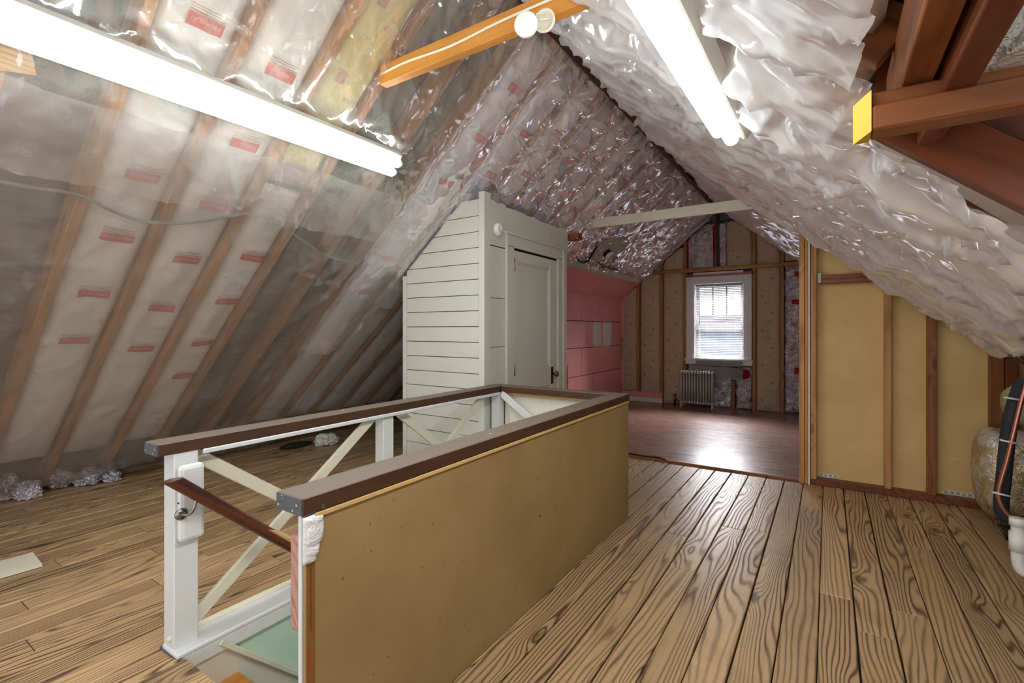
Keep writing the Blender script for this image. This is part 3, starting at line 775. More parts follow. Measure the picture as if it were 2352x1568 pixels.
# plaster smears along the slope and printed tape strips along the bottom
for (pa, pb) in (((2052, 655), (2130, 684)), ((2153, 697), (2262, 768))):
    xa, xb = onY(*pa, PY)[0], onY(*pb, PY)[0]
    board('plaster_bead', (xa, PY + .045, PT(xa) - .012), (xb, PY + .045, PT(xb) - .012), .02, .022, 'plaster', pw)
for (pa, pb) in ((1880, 1925), (2170, 2268)):
    xa, xb = pxx(pa), pxx(pb)
    tp = box('edge_tape', xa, xb, PY + .056, PY + .06, .055, .085, 'offwhite', pw, 0)
    V = []; F = []; nx = int((xb - xa) / .03)
    for q in range(nx):
        xc = xa + (q + .5) * (xb - xa) / nx
        for sgn in (1, -1):
            d = np.array([.011 * sgn, 0, .011]); e = np.array([.0015, 0, -.0015 * sgn]); c = np.array([xc, PY + .0555, .07]); o = len(V)
            V += [c - d - e, c + d - e, c + d + e, c - d + e]; F.append((o, o + 1, o + 2, o + 3))
    mk('print_cross', V, F, 'bluegrey', tp)

# ---- window
win = thing('window_1', ((WX0 + WX1) / 2, Y1, WZ0), 'white cased sash window in the gable wall', 'window', kind='structure'); del win['category']
CA0, CA1 = -2.005, -1.010
box('casing', CA0, WX0, Y1 - .03, Y1 + .0, WZ0 - .02, 2.17, 'white', win)
box('casing', WX1, CA1, Y1 - .03, Y1 + .0, WZ0 - .02, 2.17, 'white', win)
box('casing', WX0, WX1, Y1 - .03, Y1 + .0, WZ1, 2.17, 'white', win)
box('stool', CA0 - .02, CA1 + .02, Y1 - .06, Y1 + .08, WZ0 - .03, WZ0, 'white', win)
box('apron', CA0 - .01, CA1 + .01, Y1 - .035, Y1, WZ0 - .10, WZ0 - .03, 'white', win)
box('head_strip', CA0 + .1, CA1 - .02, Y1 - .02, Y1, 2.172, 2.205, 'dullpink', win)
box('head_cap', CA0 + .11, CA1 - .12, Y1 - .03, Y1, 2.206, 2.24, 'white', win)
for q in (0, 1):
    for s_ in (0, .018):
        xx = (CA0 + .025 if q == 0 else CA1 - .043) + s_
        box('nail_hole', xx, xx + .006, Y1 - .0312, Y1 - .029, 2.12, 2.145, 'darkprint', win, 0)
box('jamb', WX0 - .004, WX0 + .012, Y1, GB + .06, WZ0, WZ1, 'white', win, 0)
box('jamb', WX1 - .012, WX1 + .004, Y1, GB + .06, WZ0, WZ1, 'white', win, 0)
box('jamb', WX0, WX1, Y1, GB + .06, WZ1 - .012, WZ1 + .004, 'white', win, 0)
box('jamb', WX0, WX1, Y1, GB + .06, WZ0 - .004, WZ0 + .012, 'white', win, 0)
MZ = 1.40
for nm, z0, z1, yy in (('upper_sash', MZ - .02, WZ1 - .012, Y1 + .10), ('lower_sash', WZ0 + .012, MZ + .02, Y1 + .06)):
    sf = box(nm, WX0 + .012, WX0 + .055, yy, yy + .035, z0, z1, 'white', win)
    box('stile', WX1 - .055, WX1 - .012, yy, yy + .035, z0, z1, 'white', sf)
    box('rail', WX0 + .055, WX1 - .055, yy, yy + .035, z1 - .04, z1, 'white', sf)
    box('rail', WX0 + .055, WX1 - .055, yy, yy + .035, z0, z0 + .045, 'white', sf)
    if nm == 'upper_sash':
        for t in (1 / 3, 2 / 3):
            xm = WX0 + .055 + t * (WX1 - WX0 - .11); box('muntin', xm - .009, xm + .009, yy, yy + .03, z0 + .045, z1 - .04, 'darkprint', sf)
    k = NT('window_pane'); g = k.n('ShaderNodeBsdfGlossy'); g.inputs['Roughness'].default_value = .02
    t_ = k.n('ShaderNodeBsdfTransparent'); mx = k.n('ShaderNodeMixShader'); mx.inputs[0].default_value = .06
    k.l(t_.outputs[0], mx.inputs[1]); k.l(g.outputs[0], mx.inputs[2]); M['pane'] = k.done(mx)
    box('pane', WX0 + .055, WX1 - .055, yy + .014, yy + .019, z0 + .045, z1 - .04, 'pane', sf, 0)

# blind
bl = thing('window_blind', ((WX0 + WX1) / 2, Y1 - .03, .6), 'white slatted blind with fallen lower slats over the window', 'blind')
BX0, BX1, BY = WX0 + .03, WX1 - .005, Y1 - .05
box('head_rail', BX0, BX1, BY - .015, BY + .015, WZ1 - .045, WZ1 - .012, 'blind', bl)
sw_ = .025
ang = math.radians(32)
dy, dz = sw_ / 2 * math.cos(ang), sw_ / 2 * math.sin(ang)
def slat_mesh():
    V = []; F = []
    for i, xx in enumerate((-(BX1 - BX0) / 2, (BX1 - BX0) / 2)):
        for (a, b) in ((-1, 0), (0, .12), (1, 0)):
            V.append((xx, a * dy, a * dz + b * .012)); 
        for (a, b) in ((1, 0), (0, .12), (-1, 0)):
            V.append((xx, a * dy, a * dz + b * .012 - .0012))
    for q in range(6): F.append((q, (q + 1) % 6, 6 + (q + 1) % 6, 6 + q))
    F += [(5, 4, 3, 2, 1, 0), (6, 7, 8, 9, 10, 11)]
    me = bpy.data.meshes.new('slat'); me.from_pydata(V, [], F); me.materials.append(M['blind']); return me
sm = slat_mesh()
zc = WZ1 - .065; q = 0
while zc > .70:
    link('slat', sm, bl, ((BX0 + BX1) / 2, BY + (-.012 if zc < WZ0 + .03 else 0), zc), Euler((0, rng.uniform(-.004, .004) + (.012 * math.sin(q * .9) if 1.3 < zc < 1.5 else 0), 0)))
    zc -= .027 if zc > .8 else .020
    q += 1
for q in range(9):          # fallen fan of slats
    a = math.radians(2 + 1.6 * q); L_ = (BX1 - BX0) / 2 * .98
    link('slat', sm, bl, (BX0 + .02 + L_ * math.cos(a), BY - .028 - .001 * q, .695 - .004 * q - L_ * math.sin(a)), Euler((0, a, 0)))
for t in (.2, .5, .8):
    xx = BX0 + t * (BX1 - BX0); tube('ladder_cord', [(xx, BY - .016, WZ1 - .04), (xx, BY - .018, .66)], .0015, 'greycable', bl, straight=True, seg=6)
tube('tilt_wand', [(BX0 + .06, BY - .022, WZ1 - .05), (BX0 + .065, BY - .024, 1.36)], .004, 'greycable', bl, straight=True, seg=8)

# neighbour beyond the window
nb = thing('neighbour_house', (-3.2, 17, -6), 'white house wall with blue-grey window seen through the blind', 'house')
box('wall', -8, 1.2, 17, 17.3, -6, 1.55, 'siding', nb, 0)
box('window', -3.55, -2.35, 16.93, 17.0, -.5, 1.2, 'blueglass', nb, .01)
box('window_frame', -3.75, -3.55, 16.9, 17.0, -.6, 1.3, 'siding', nb, .01)
box('roof', -8.2, 1.4, 16.7, 17.6, 1.55, 1.75, 'bluegrey', nb, .01)

# ---- radiator
rx0, rx1 = gx(1563, 890), gx(1640, 890); RYc = Y1 - .16
rx0 *= (RYc / Y1); rx1 *= (RYc / Y1)
rad = thing('radiator', ((rx0 + rx1) / 2, RYc, .018), 'silver painted cast iron column radiator below the window', 'radiator')
nsec = 12; pt = (rx1 - rx0) / nsec; zt = .61; zb = .10
for i in range(nsec):
    xc = rx0 + (i + .5) * pt; V = []; F = []
    for yy in (-.05, 0, .05):
        v_, f_ = tube_geo([(xc, RYc + yy, zb), (xc, RYc + yy, zt - .02)], .0125, 8); o = len(V); V += [tuple(p) for p in v_]; F += [tuple(a + o for a in f) for f in f_]
    for zz in (zb, zt - .02):
        v_, f_ = tube_geo(spline([(xc, RYc - .068, zz - .012), (xc, RYc - .055, zz + .012), (xc, RYc, zz + .018), (xc, RYc + .055, zz + .012), (xc, RYc + .068, zz - .012)], 4), .0185, 8)
        o = len(V); V += [tuple(p) for p in v_]; F += [tuple(a + o for a in f) for f in f_]
    for zz in (zb, zt - .02):
        v_, f_ = tube_geo([(xc - pt / 2, RYc, zz), (xc + pt / 2, RYc, zz)], .02, 8); o = len(V); V += [tuple(p) for p in v_]; F += [tuple(a + o for a in f) for f in f_]
    sec = mk('radiator_section', V, F, 'radiator', rad, smooth=True)
    if i in (0, nsec - 1):
        for yy in (-.05, .05): lathe('foot', [(0, .02), (.01, .018), (.04, .011), (.09, .012)], (xc, RYc + yy, .018), (0, 0, 1), 'radiator', sec, 10)
vx = onY(1550, 900, RYc)[0]
vl = lathe('valve', [(0, .016), (.10, .016), (.11, .028), (.13, .028), (.14, .018), (.17, .018), (.175, .036), (.19, .036), (.195, .01)], (vx, RYc, .018), (0, 0, 1), 'metal', rad, 14)
tube('valve_pipe', [(vx, RYc, .12), (rx0 + .02, RYc, .12)], .014, 'metal', rad, straight=True)

# ---- gable insulation
def gpad(x0, x1, z0, z1, mat, seed, label, cat='insulation batt', bulge=.05, name='insulation_batt', group=None, prints=None, rough=.012, creases=.012, y=Y1 + .05, tape=()):
    def clip(A, B):
        bm_ = np.maximum(0, z1 - (RZ - TAN * np.abs(x0 + A - RX) - .06)); h = z1 - z0
        return A, bm_ + B * (h - bm_) / h
    P_ = Pad((x0, y, z1), (1, 0, 0), (0, 0, -1), (0, -1, 0), x1 - x0, z1 - z0, bulge, seed, rough, creases, clip)
    ob = P_.build(name, mat, None, .025, .04, label=label, cat=cat, group=group)
    if prints:
        b = .22; q = 0
        while b < z1 - z0 - .12:
            zz = z1 - b
            if zz < roof_z(x0 + (x1 - x0) / 2) - .3:
                P_.patch('printed_square', (x1 - x0) * (.28 if q % 2 else .68), b, .034, .034, 'kraftsquare', ob, 2)
                P_.text('R-19', (x1 - x0) * .5, b + .12, .045, 'kraftprint', ob, 1 if q % 2 else -1)
            b += .27; q += 1
    for (ta, tb, tc, td, tm) in tape:
        P_.patch('red_tape', (ta + tb) / 2, (tc + td) / 2, tb - ta, td - tc, tm, ob, 8, .012)
    return ob
KG = 'brown paper batts of the gable wall'
gpad(KX - .08, -2.87, .17, 2.15, 'kraft', 1, 'brown kraft paper batt in leftmost gable bay beside pink boards', group=KG, prints=True)
gpad(-2.82, -2.46, .14, 2.6, 'kraft', 2, 'brown kraft paper batt in second gable bay from the pink wall', group=KG, prints=True)
gpad(-2.41, -2.06, .02, 2.7, 'kraft', 3, 'brown kraft paper batt directly left of the window, behind radiator valve', group=KG, prints=True)
gpad(-.955, -.62, .02, 2.85, 'kraft', 4, 'tall brown kraft paper batt directly right of the window', group=KG, prints=True)
gpad(-.565, -.1, 2.34, 2.7, 'kraft', 5, 'small brown kraft paper batt above the pole at right', group=KG)
gpad(-1.385, -1.01, 2.29, 3.06, 'kraft', 6, 'short brown kraft paper batt above the window, right of center stud', group=KG, prints=True)
FG = 'foil batts of the gable wall'
gpad(-2.0, -1.56, 2.29, 3.06, 'foil', 7, 'crumpled foil batt with red tape edges above the window', bulge=.03, rough=.03, creases=.02, group=FG, tape=((0, .02, .1, .72, 'redstrip'), (.41, .44, .05, .76, 'redstrip')))
gpad(-1.555, -1.395, 2.29, 3.06, 'foil', 8, 'narrow foil strip beside center stud above the window', bulge=.02, rough=.03, creases=.02, group=FG, y=Y1 + .06, tape=((.0, .03, .0, .55, 'redstrip'),))
gpad(-2.0, -1.315, .02, .72, 'foil', 9, 'crumpled foil batt behind and right of the radiator', bulge=.03, rough=.035, creases=.02, group=FG)
gpad(-1.255, -1.01, .02, .72, 'foilred', 10, 'red printed foil batt under the window, right of short stud', bulge=.03, rough=.035, creases=.02, group=FG)
gpad(-.565, .2, .02, 2.30, 'foil', 11, 'tall crumpled foil batt with red patches beside partition', bulge=.04, rough=.04, creases=.02, group=FG,
     tape=((.13, .3, .12, .2, 'redstrip'), (.1, .3, .55, .62, 'redstrip'), (.13, .3, 1.58, 1.68, 'redstrip')))
prism('dark_sheeting', [(-1.95, Y1 + .03, 3.06), (-1.02, Y1 + .03, 3.10), (-1.22, Y1 + .03, 3.15), (RX, Y1 + .03, 3.30), (-1.8, Y1 + .03, 3.1)], (0, .02, 0), 'bluegrey', None, label='dark grey sheeting at the peak of gable wall', cat='sheeting')
tube('hanging_pole', [(gx(1495, 625) * .99, Y1 - .05, 2.285), (-.0, Y1 - .05, 2.285)], .034, 'stud', None, straight=True, seg=14, label='round wooden pole across the gable wall above the window', cat='pole')

# ================================================================== ROOF INSULATION AND SHEETS
NL = roof('L', 0, 0, 1.) - roof('L', 0, 0, 0.); DL = (roof('L', 0, 1., 0) - roof('L', 0, 0, 0))
NR = roof('R', 0, 0, 1.) - roof('R', 0, 0, 0.); DR = (roof('R', 0, 1., 0) - roof('R', 0, 0, 0))
def rbatt(side, y0, y1, v0, v1, mat, seed, label, group, bulge=.055, base=-.07, labels=(), flip=1, name='insulation_batt', step=.03, rough=.008):
    D_, N_ = (DL, NL) if side == 'L' else (DR, NR)
    P_ = Pad(roof(side, y0 + .025, v0, base), (0, 1, 0), D_, N_, y1 - y0 - .05, v1 - v0, bulge, seed, rough, .004)
    ob = P_.build(name, mat, None, step, .04, label=label, cat='insulation batt', group=group)
    for (fa, vb) in labels:
        if v0 + .06 < vb < v1 - .06: P_.red_label((y1 - y0 - .05) * fa, vb - v0, ob, flip)
    return P_
GL = 'foil faced batts of the left slope'
def vv(px, py): return uv_of(onP(px, py, 'L', -.01), 'L')[1]
near = {2: [(335, 403), (280, 545), (230, 675), (190, 782), (470, 50)], 3: [(575, 335), (500, 475), (442, 596), (390, 708), (345, 800), (630, 160)], 4: [(600, 593), (545, 692), (495, 787), (450, 860)]}
iRY = {round(y, 3): i for i, y in enumerate(RY)}
B0 = iRY[.838]
rbatt('L', RY[B0], RY[B0 + 1], .25, 4.75, 'battfoil', 21, 'pale foil batt with red labels, nearest insulated bay of left slope', GL, labels=[(.55, vv(*p)) for p in near[2]], flip=-1)
rbatt('L', RY[B0 + 1], RY[B0 + 2], .25, 4.75, 'battfoil', 22, 'pale foil batt with red labels, second insulated bay of left slope', GL, labels=[(.55, vv(*p)) for p in near[3]], flip=-1)
rbatt('L', RY[B0 + 2], RY[B0 + 3], vv(640, 445), 4.7, 'battfoil', 23, 'pale foil batt below the torn pink fibre, third bay of left slope', GL, labels=[(.6, vv(*p)) for p in near[4]], flip=-1)
kb = rbatt('L', RY[B0 + 2], RY[B0 + 3], .2, vv(690, 395), 'kraftyellow', 24, 'yellow kraft paper batt crossing behind the left ceiling light', 'yellow batts', bulge=.06)
for (a, b) in ((.3, .35), (.3, .8)):
    kb.patch('printed_square', (RY[B0 + 3] - RY[B0 + 2] - .05) * a, b, .05, .06, 'kraftsquare', kb.ob, 2)
    kb.text('R-19', .2, b + .1, .05, 'kraftsquare', kb.ob, -1)
rbatt('L', RY[B0 + 2], RY[B0 + 3], vv(690, 390), vv(660, 436), 'fluff', 25, 'torn pink fibreglass wool edge under the yellow kraft paper', 'torn insulation', bulge=.04, base=-.09, name='torn_fibre', step=.03, rough=.03)
q = 0
for i in range(iRY[2.66], len(RY) - 1):
    y0, y1 = RY[i], RY[i + 1]
    near_b = i <= iRY[3.05]
    v1 = 4.7 if y0 < 3.1 else (2.05 if y0 > CY1 - .1 else 4.7)
    lbs = [(.5 + .08 * ((i + j) % 2), .5 + .02 * ((i * 7) % 5) + .42 * j + (.18 if i % 2 else 0)) for j in range(6 if y0 < 3.1 else 4)]
    rbatt('L', y0, y1, .16, min(v1, vs_top - .05) if y0 > CY1 - .1 else v1, 'battsilver', 30 + i, 'silver foil batt with red labels, %s bay beyond the bare bays, left slope' % ORD[q], GL, labels=lbs, flip=-1 if i == iRY[2.66] else 1, step=.035, base=-.05, bulge=.06)
    q += 1
GR = 'foil faced batts of the right slope'
q = 0
for i in range(0, len(RY) - 1):
    y0, y1 = RY[i], RY[i + 1]
    if y0 < .3: continue
    v1 = 2.0 if y0 < 1.8 else 3.6
    rbatt('R', y0, y1, .16, v1, 'batttan' if i % 3 else 'battsilver', 70 + i, 'silver tan batt behind plastic, %s bay from the camera, right slope' % ORD[q], GR, bulge=.07, base=-.055, step=.09)
    q += 1

for q, i in enumerate(range(iRY[3.05], iRY[4.55])):
    rbatt('R', RY[i], RY[i + 1], 3.62, 4.2, 'tanfibre', 150 + i, 'tan fibre batt end low on right eave, %s counted toward partition' % ORD[q], 'bare fibre at the right eave', bulge=.05, base=-.08, step=.06, rough=.02, name='bare_fibre')
# ---- plastic sheets
def sheet(name, side, u0, u1, v0, v1, res, seed, mat, label, base=.02, sag=.03, low=.02, fold=.012, star=.02, foldsc=(1, 1), nstap=.36, keep=None, vbulge=None, angle=0., pinf=.7):
    nu = int((u1 - u0) / res); nv = int((v1 - v0) / res)
    U, Vv = np.meshgrid(np.linspace(u0, u1, nu + 1), np.linspace(v0, v1, nv + 1), indexing='ij')
    ry = np.array(RY)
    k_ = np.clip(np.searchsorted(ry, U) - 1, 0, len(ry) - 2)
    t = (U - ry[k_]) / (ry[k_ + 1] - ry[k_]); t = np.clip(t, 0, 1)
    ca, sa = math.cos(angle), math.sin(angle)
    off = base + sag * np.sin(math.pi * t) ** .8 * (.5 + fbm(U * 1.1, Vv * 1.3, seed))
    off = off + low * (fbm(U * 1.7, Vv * 1.5, seed + 1) - .3) * 2
    A = U * ca + Vv * sa; B = -U * sa + Vv * ca
    w1 = fbm(A * 2, B * 2, seed + 9) - .5
    off = off + fold * ridged((A + .25 * w1) * 5 * foldsc[0], (B + .25 * w1) * 1.3 * foldsc[1], seed + 2) ** 5
    off = off + fold * .6 * ridged((A - B * .5) * 7 * foldsc[0], (B + A * .4) * 2.2 * foldsc[1], seed + 3) ** 6
    off = off + fold * .2 * ridged(U * 11, Vv * 7, seed + 4) ** 4
    lr = random.Random(seed)
    for y in RY:
        if y < u0 - .1 or y > u1 + .1: continue
        vq = v0 + lr.uniform(.05, .3)
        while vq < v1:
            su = y + lr.uniform(-.015, .015)
            i0, i1 = np.searchsorted(U[:, 0], [su - .44, su + .44]); j0, j1 = np.searchsorted(Vv[0], [vq - .44, vq + .44])
            if i1 > i0 and j1 > j0:
                du = U[i0:i1, j0:j1] - su; dv = Vv[i0:i1, j0:j1] - vq; r_ = np.hypot(du, dv) + 1e-5; th_ = np.arctan2(dv, du)
                kf = lr.choice((4, 5, 6)); ph = lr.uniform(0, 6.28); am = star * lr.uniform(.5, 1.3)
                ridge_ = (1 - np.abs(np.sin(th_ * kf / 2 + ph + .8 * np.sin(th_ * 2 + ph)))) ** 2.2
                win_ = np.exp(-(r_ / .2) ** 1.3) * np.clip((.44 - r_) / .15, 0, 1)
                pin = np.exp(-(r_ / .07) ** 2) * pinf
                off[i0:i1, j0:j1] = off[i0:i1, j0:j1] * (1 - .75 * pin) + am * ridge_ * win_ * np.clip(r_ / .03, 0, 1)
            vq += nstap * lr.uniform(.7, 1.4)
    if vbulge is not None: off = off + vbulge(U, Vv)
    s = -1 if side == 'L' else 1
    X = RX + s * Vv * CS - s * off * SN; Z = RZ - Vv * SN - off * CS
    P = np.stack([X, U, Z], -1).reshape(-1, 3)
    P[:, 2] = np.maximum(P[:, 2], .012)
    idx = np.arange((nu + 1) * (nv + 1)).reshape(nu + 1, nv + 1)
    Fq = np.stack([idx[:-1, :-1], idx[1:, :-1], idx[1:, 1:], idx[:-1, 1:]], -1).reshape(-1, 4)
    if keep is not None:
        Uc = (U[:-1, :-1] + U[1:, 1:]) / 2; Vc = (Vv[:-1, :-1] + Vv[1:, 1:]) / 2
        Fq = Fq[keep(Uc, Vc).reshape(-1)]
        used = np.unique(Fq); rm = -np.ones(len(P), int); rm[used] = np.arange(len(used)); P = P[used]; Fq = rm[Fq]
    me = bpy.data.meshes.new(name)
    org = np.array([P[:, 0].mean(), P[:, 1].mean(), P[:, 2].min()])
    me.vertices.add(len(P)); me.vertices.foreach_set('co', (P - org).ravel())
    me.loops.add(Fq.size); me.loops.foreach_set('vertex_index', Fq.ravel())
    me.polygons.add(len(Fq)); me.polygons.foreach_set('loop_start', np.arange(0, Fq.size, 4)); me.polygons.foreach_set('loop_total', np.full(len(Fq), 4))
    me.polygons.foreach_set('use_smooth', np.ones(len(Fq), bool))
    me.update(); me.validate(); me.materials.append(M[mat])
    return link(name, me, None, org, label=label, cat='plastic sheet', group='plastic vapour sheets under the rafters')
sheet('plastic_sheet', 'L', Y0, 2.62, .10, 2.0, .018, 101, 'sheet_clear', 'clear plastic sheet high on left slope around the amber beam', base=.02, sag=.02, fold=.024, star=.026, nstap=.5, pinf=.4)
def lowbulge(U, V): return .05 * np.exp(-((V - 4.75) / .22) ** 2) * (.6 + .8 * fbm(U * 2, V * 0, 5)) + .03 * np.exp(-((V - 4.0) / .3) ** 2) * fbm(U * 1.5, V * 2, 6)
sheet('plastic_sheet', 'L', Y0, 3.06, 1.55, 4.98, .022, 102, 'sheet_low', 'milky plastic sheet hanging to the floor on near left slope', base=.045, sag=.018, fold=.016, star=.014, nstap=.8, vbulge=lowbulge, pinf=0.)
sheet('plastic_sheet', 'L', 3.07, 4.9, 2.5, 4.98, .03, 103, 'sheet_low', 'dim plastic sheet in the low corner left of the closet', base=.03, sag=.02, fold=.014, star=.015, nstap=.5)
sheet('plastic_sheet', 'L', 2.58, 3.08, .07, 3.4, .016, 104, 'sheet_far', 'shiny plastic strip with red labels behind, running down beside closet', base=.012, sag=.05, fold=.012, star=.02, low=.012)
def crk(U, V): return .03 * ridged(U * 3 + V * 2, V * 2.5 - U * 1.4, 77) ** 5 * np.clip((V - .5) / .6, 0, 1) * np.clip((U - 3.2) / .8, 0, 1)
sheet('plastic_sheet', 'L', 3.07, 8.42, .07, vs_top - .03, .017, 105, 'sheet_far', 'crinkled silvery plastic sheet on far left slope above closet', base=.02, sag=.03, fold=.022, star=.05, nstap=.3, vbulge=crk, foldsc=(.6, .5))
def keepR(U, V):
    jag = .05 * (fbm(U * 6, V * 6, 8) - .5)
    vlim = np.where(U < 1.72, 2.08, np.where(U < 1.86, 2.08 + (U - 1.72) * 8.2, 3.22 + .06 * np.sin(U * 3.1)))
    return (V < vlim + jag)
sheet('plastic_sheet', 'R', Y0, 4.775, .10, 3.35, .019, 106, 'sheet_right', 'large silvery plastic sheet on near right slope, torn at the right', base=.03, sag=.035, fold=.05, star=.045, nstap=.4, keep=keepR, foldsc=(.75, .35), angle=.15)
sheet('plastic_sheet', 'R', 4.86, 8.42, .08, 2.6, .022, 107, 'sheet_right', 'silvery plastic sheet on far room right slope near window', base=.02, sag=.03, fold=.02, star=.03, nstap=.3, angle=.15, foldsc=(.8, .4))
board('edge_lath', roof('R', PY - .05, .6, .02), roof('R', PY - .05, 1.7, .02), .03, .01, 'greytrim', None, up=tuple(NR), label='thin pale lath holding plastic sheet above the partition', cat='lath')

# ================================================================== LIGHTS
def fixture(p_end, p_far, n_in, label):
    """double tube batten from p_end (far end) back to p_far; n_in = into room"""
    p0 = np.asarray(p_far, float); p1 = np.asarray(p_end, float); d = (p1 - p0) / np.linalg.norm(p1 - p0); n_ = np.asarray(n_in, float)
    side_ = np.cross(d, n_); side_ /= np.linalg.norm(side_)
    t = thing('ceiling_light', (p0 + p1) / 2, label, 'ceiling light', 'fluorescent batten lights')
    c = (p0 + p1) / 2 - n_ * .03
    board('housing', p0 - n_ * .03, p1 - n_ * .03, .165, .055, 'fixture', t, up=tuple(n_), bev=.006)
    for s_ in (-1, 1):
        o = side_ * .036 * s_ + n_ * .024
        tube('fluorescent_tube', [p0 + o + d * .03, p1 + o - d * .03], .030, 'tube', t, straight=True, seg=14)
        for e, q in ((p0, 1), (p1, -1)):
            lathe('lamp_holder', [(0, .02), (.03, .024), (.031, .01)], e + o - n_ * .0 + d * q * .0, d * q, 'fixture', t, 12)
    return t
ue, ve = uv_of(onP(915, 388, 'L', .14) - NL * .14, 'L'); uf, vf = uv_of(onP(0, 54, 'L', .14) - NL * .14, 'L')
vf2 = ve + (vf - ve) * 2.42 / abs(ue - uf)
fixture(roof('L', ue, ve, .115), roof('L', ue - 2.42, vf2, .115), NL, 'long twin tube fluorescent light on the left slope')
ue, ve = uv_of(onP(1668, 316, 'R', .185) - NR * .185, 'R'); uf, vf = uv_of(onP(1486, 0, 'R', .185) - NR * .185, 'R')
vf2 = ve + (vf - ve) * 2.42 / abs(ue - uf)
fixture(roof('R', ue, ve, .16), roof('R', ue - 2.42, vf2, .16), NR, 'long twin tube fluorescent light on the right slope')

# ================================================================== BEAMS
bm_ = thing('collar_beam', (-1.42, 1.9, 2.68), 'amber wooden collar beam carrying a white cable', 'beam')
board('beam', (-2.12, 1.90, 2.735), (-.72, 1.90, 2.735), .05, .11, 'orange', bm_)
tube('cable', [(-2.1, 1.872, 2.735), (-1.9, 1.87, 2.742), (-1.6, 1.87, 2.728), (-1.3, 1.87, 2.745), (-1.0, 1.87, 2.75), (-.74, 1.87, 2.76)], .0065, 'whitecable', bm_)
# open smoke alarm under the beam
sa = thing('smoke_alarm', (-1.06, 1.84, 2.62), 'white smoke alarm hanging open from the amber beam', 'smoke alarm', 'smoke alarms')
ax = np.array([.25, -.92, -.2])
lathe('cover', [(-.018, .0), (-.018, .047), (-.008, .052), (.010, .052), (.018, .045), (.020, 0)], (-1.105, 1.80, 2.63), ax, 'plastic', sa, 28)
lathe('base', [(0, .046), (.012, .05), (.014, .04), (.006, .036)], (-1.05, 1.875, 2.665), (.1, -1, -.2), 'offwhite', sa, 24)
for a in range(4):
    t = a * 1.3; tube('clip', [(-1.05 + .03 * math.cos(t), 1.862, 2.662 + .03 * math.sin(t)), (-1.075 + .02 * math.cos(t), 1.825, 2.648 + .03 * math.sin(t))], .004, 'offwhite', sa, straight=True, seg=6)
# smoke alarm on closet
c2 = onX(1142, 527, CXF)
sb = thing('smoke_alarm', (CXF + .002, c2[1], c2[2]), 'round white smoke alarm on the closet wall left of its door', 'smoke alarm', 'smoke alarms')
lathe('body', [(0, .058), (.012, .058), (.018, .054), (.034, .048), (.038, .036), (.036, .02), (.036, 0)], (CXF + .000, c2[1], c2[2]), (1, 0, 0), 'plastic', sb, 28)
lathe('test_button', [(0, .014), (.004, .013), (.005, 0)], (CXF + .036, c2[1] + .012, c2[2] + .008), (1, 0, 0), 'plastic', sb, 14)
box('vent', CXF + .0365, CXF + .0385, c2[1] - .004, c2[1] + .022, c2[2] - .026, c2[2] - .02, 'greycable', sb, 0)
# white collar tie
board('collar_tie', onP(1362, 517, 'L', .05) + np.array([0, -.08, 0]), onP(1742, 464, 'R', .05) + np.array([0, .02, 0]), .022, .105, 'offwhite', None, label='white painted board tying the two roof slopes together', cat='board')
# stub beside closet
sp_ = onY(1320, 544, CY1 + .09)
box('wood_stub', CXF - .03, sp_[0] + .06, CY1 + .06, CY1 + .15, sp_[2] - .035, sp_[2] + .035, 'darkwood', None, .004, label='cut brown wood stub poking out beyond the closet', cat='wood stub')
box('edge_strip', CXF - .02, CXF - .002, CY1 + .002, CY1 + .03, .02, onX(1303, 838, CXF)[2], 'orange', None, .002, label='yellow wood edge strip low behind the closet corner', cat='strip')

# right side cut beam and framing
cbm = thing('cut_beam', (.7, 1.46, 1.77), 'heavy brown cut off beam with bright yellow end', 'beam')
b1 = board('lower_beam', (.085, 1.46, 1.800), (1.35, 1.46, 1.800), .075, .062, 'darkwood', cbm, bev=.006)
b2 = board('upper_beam', (.085, 1.475, 1.850), (1.35, 1.475, 1.850), .062, .034, 'darkwood', cbm, bev=.004)
prism('cut_end', [(.085, 1.4225, 1.769), (.085, 1.506, 1.769), (.052, 1.506, 1.769)], (0, 0, .098), 'yellowend', cbm)
hd = thing('roof_header', (.17, .9, 1.95), 'dark red-brown header timber at top right', 'beam')
board('timber', roof('R', -.3, 2.13, -.02), roof('R', 1.80, 2.13, -.02), .06, .17, 'darkwood', hd, up=(0, 0, 1))
board('timber', roof('R', -.3, 2.21, -.03), roof('R', 1.80, 2.21, -.03), .055, .17, 'redwood', hd, up=(0, 0, 1))
def rp(px, py, off): return onP(px, py, 'R', off)
prism('hanging_board', [rp(2196, -40, -.03), rp(2375, -40, -.03), rp(2278, 97, -.03), rp(2200, 75, -.03)], (NR * -.025), 'redwood', None, label='wide dark board hanging above the cut beam, top right', cat='board')
cbk = rp(2248, 125, -.08)
box('wood_block', cbk[0] - .02, cbk[0] + .028, cbk[1] - .02, cbk[1] + .025, cbk[2] - .075, cbk[2] + .08, 'stud', None, .004, label='light brown wooden block standing on the cut beam', cat='block')

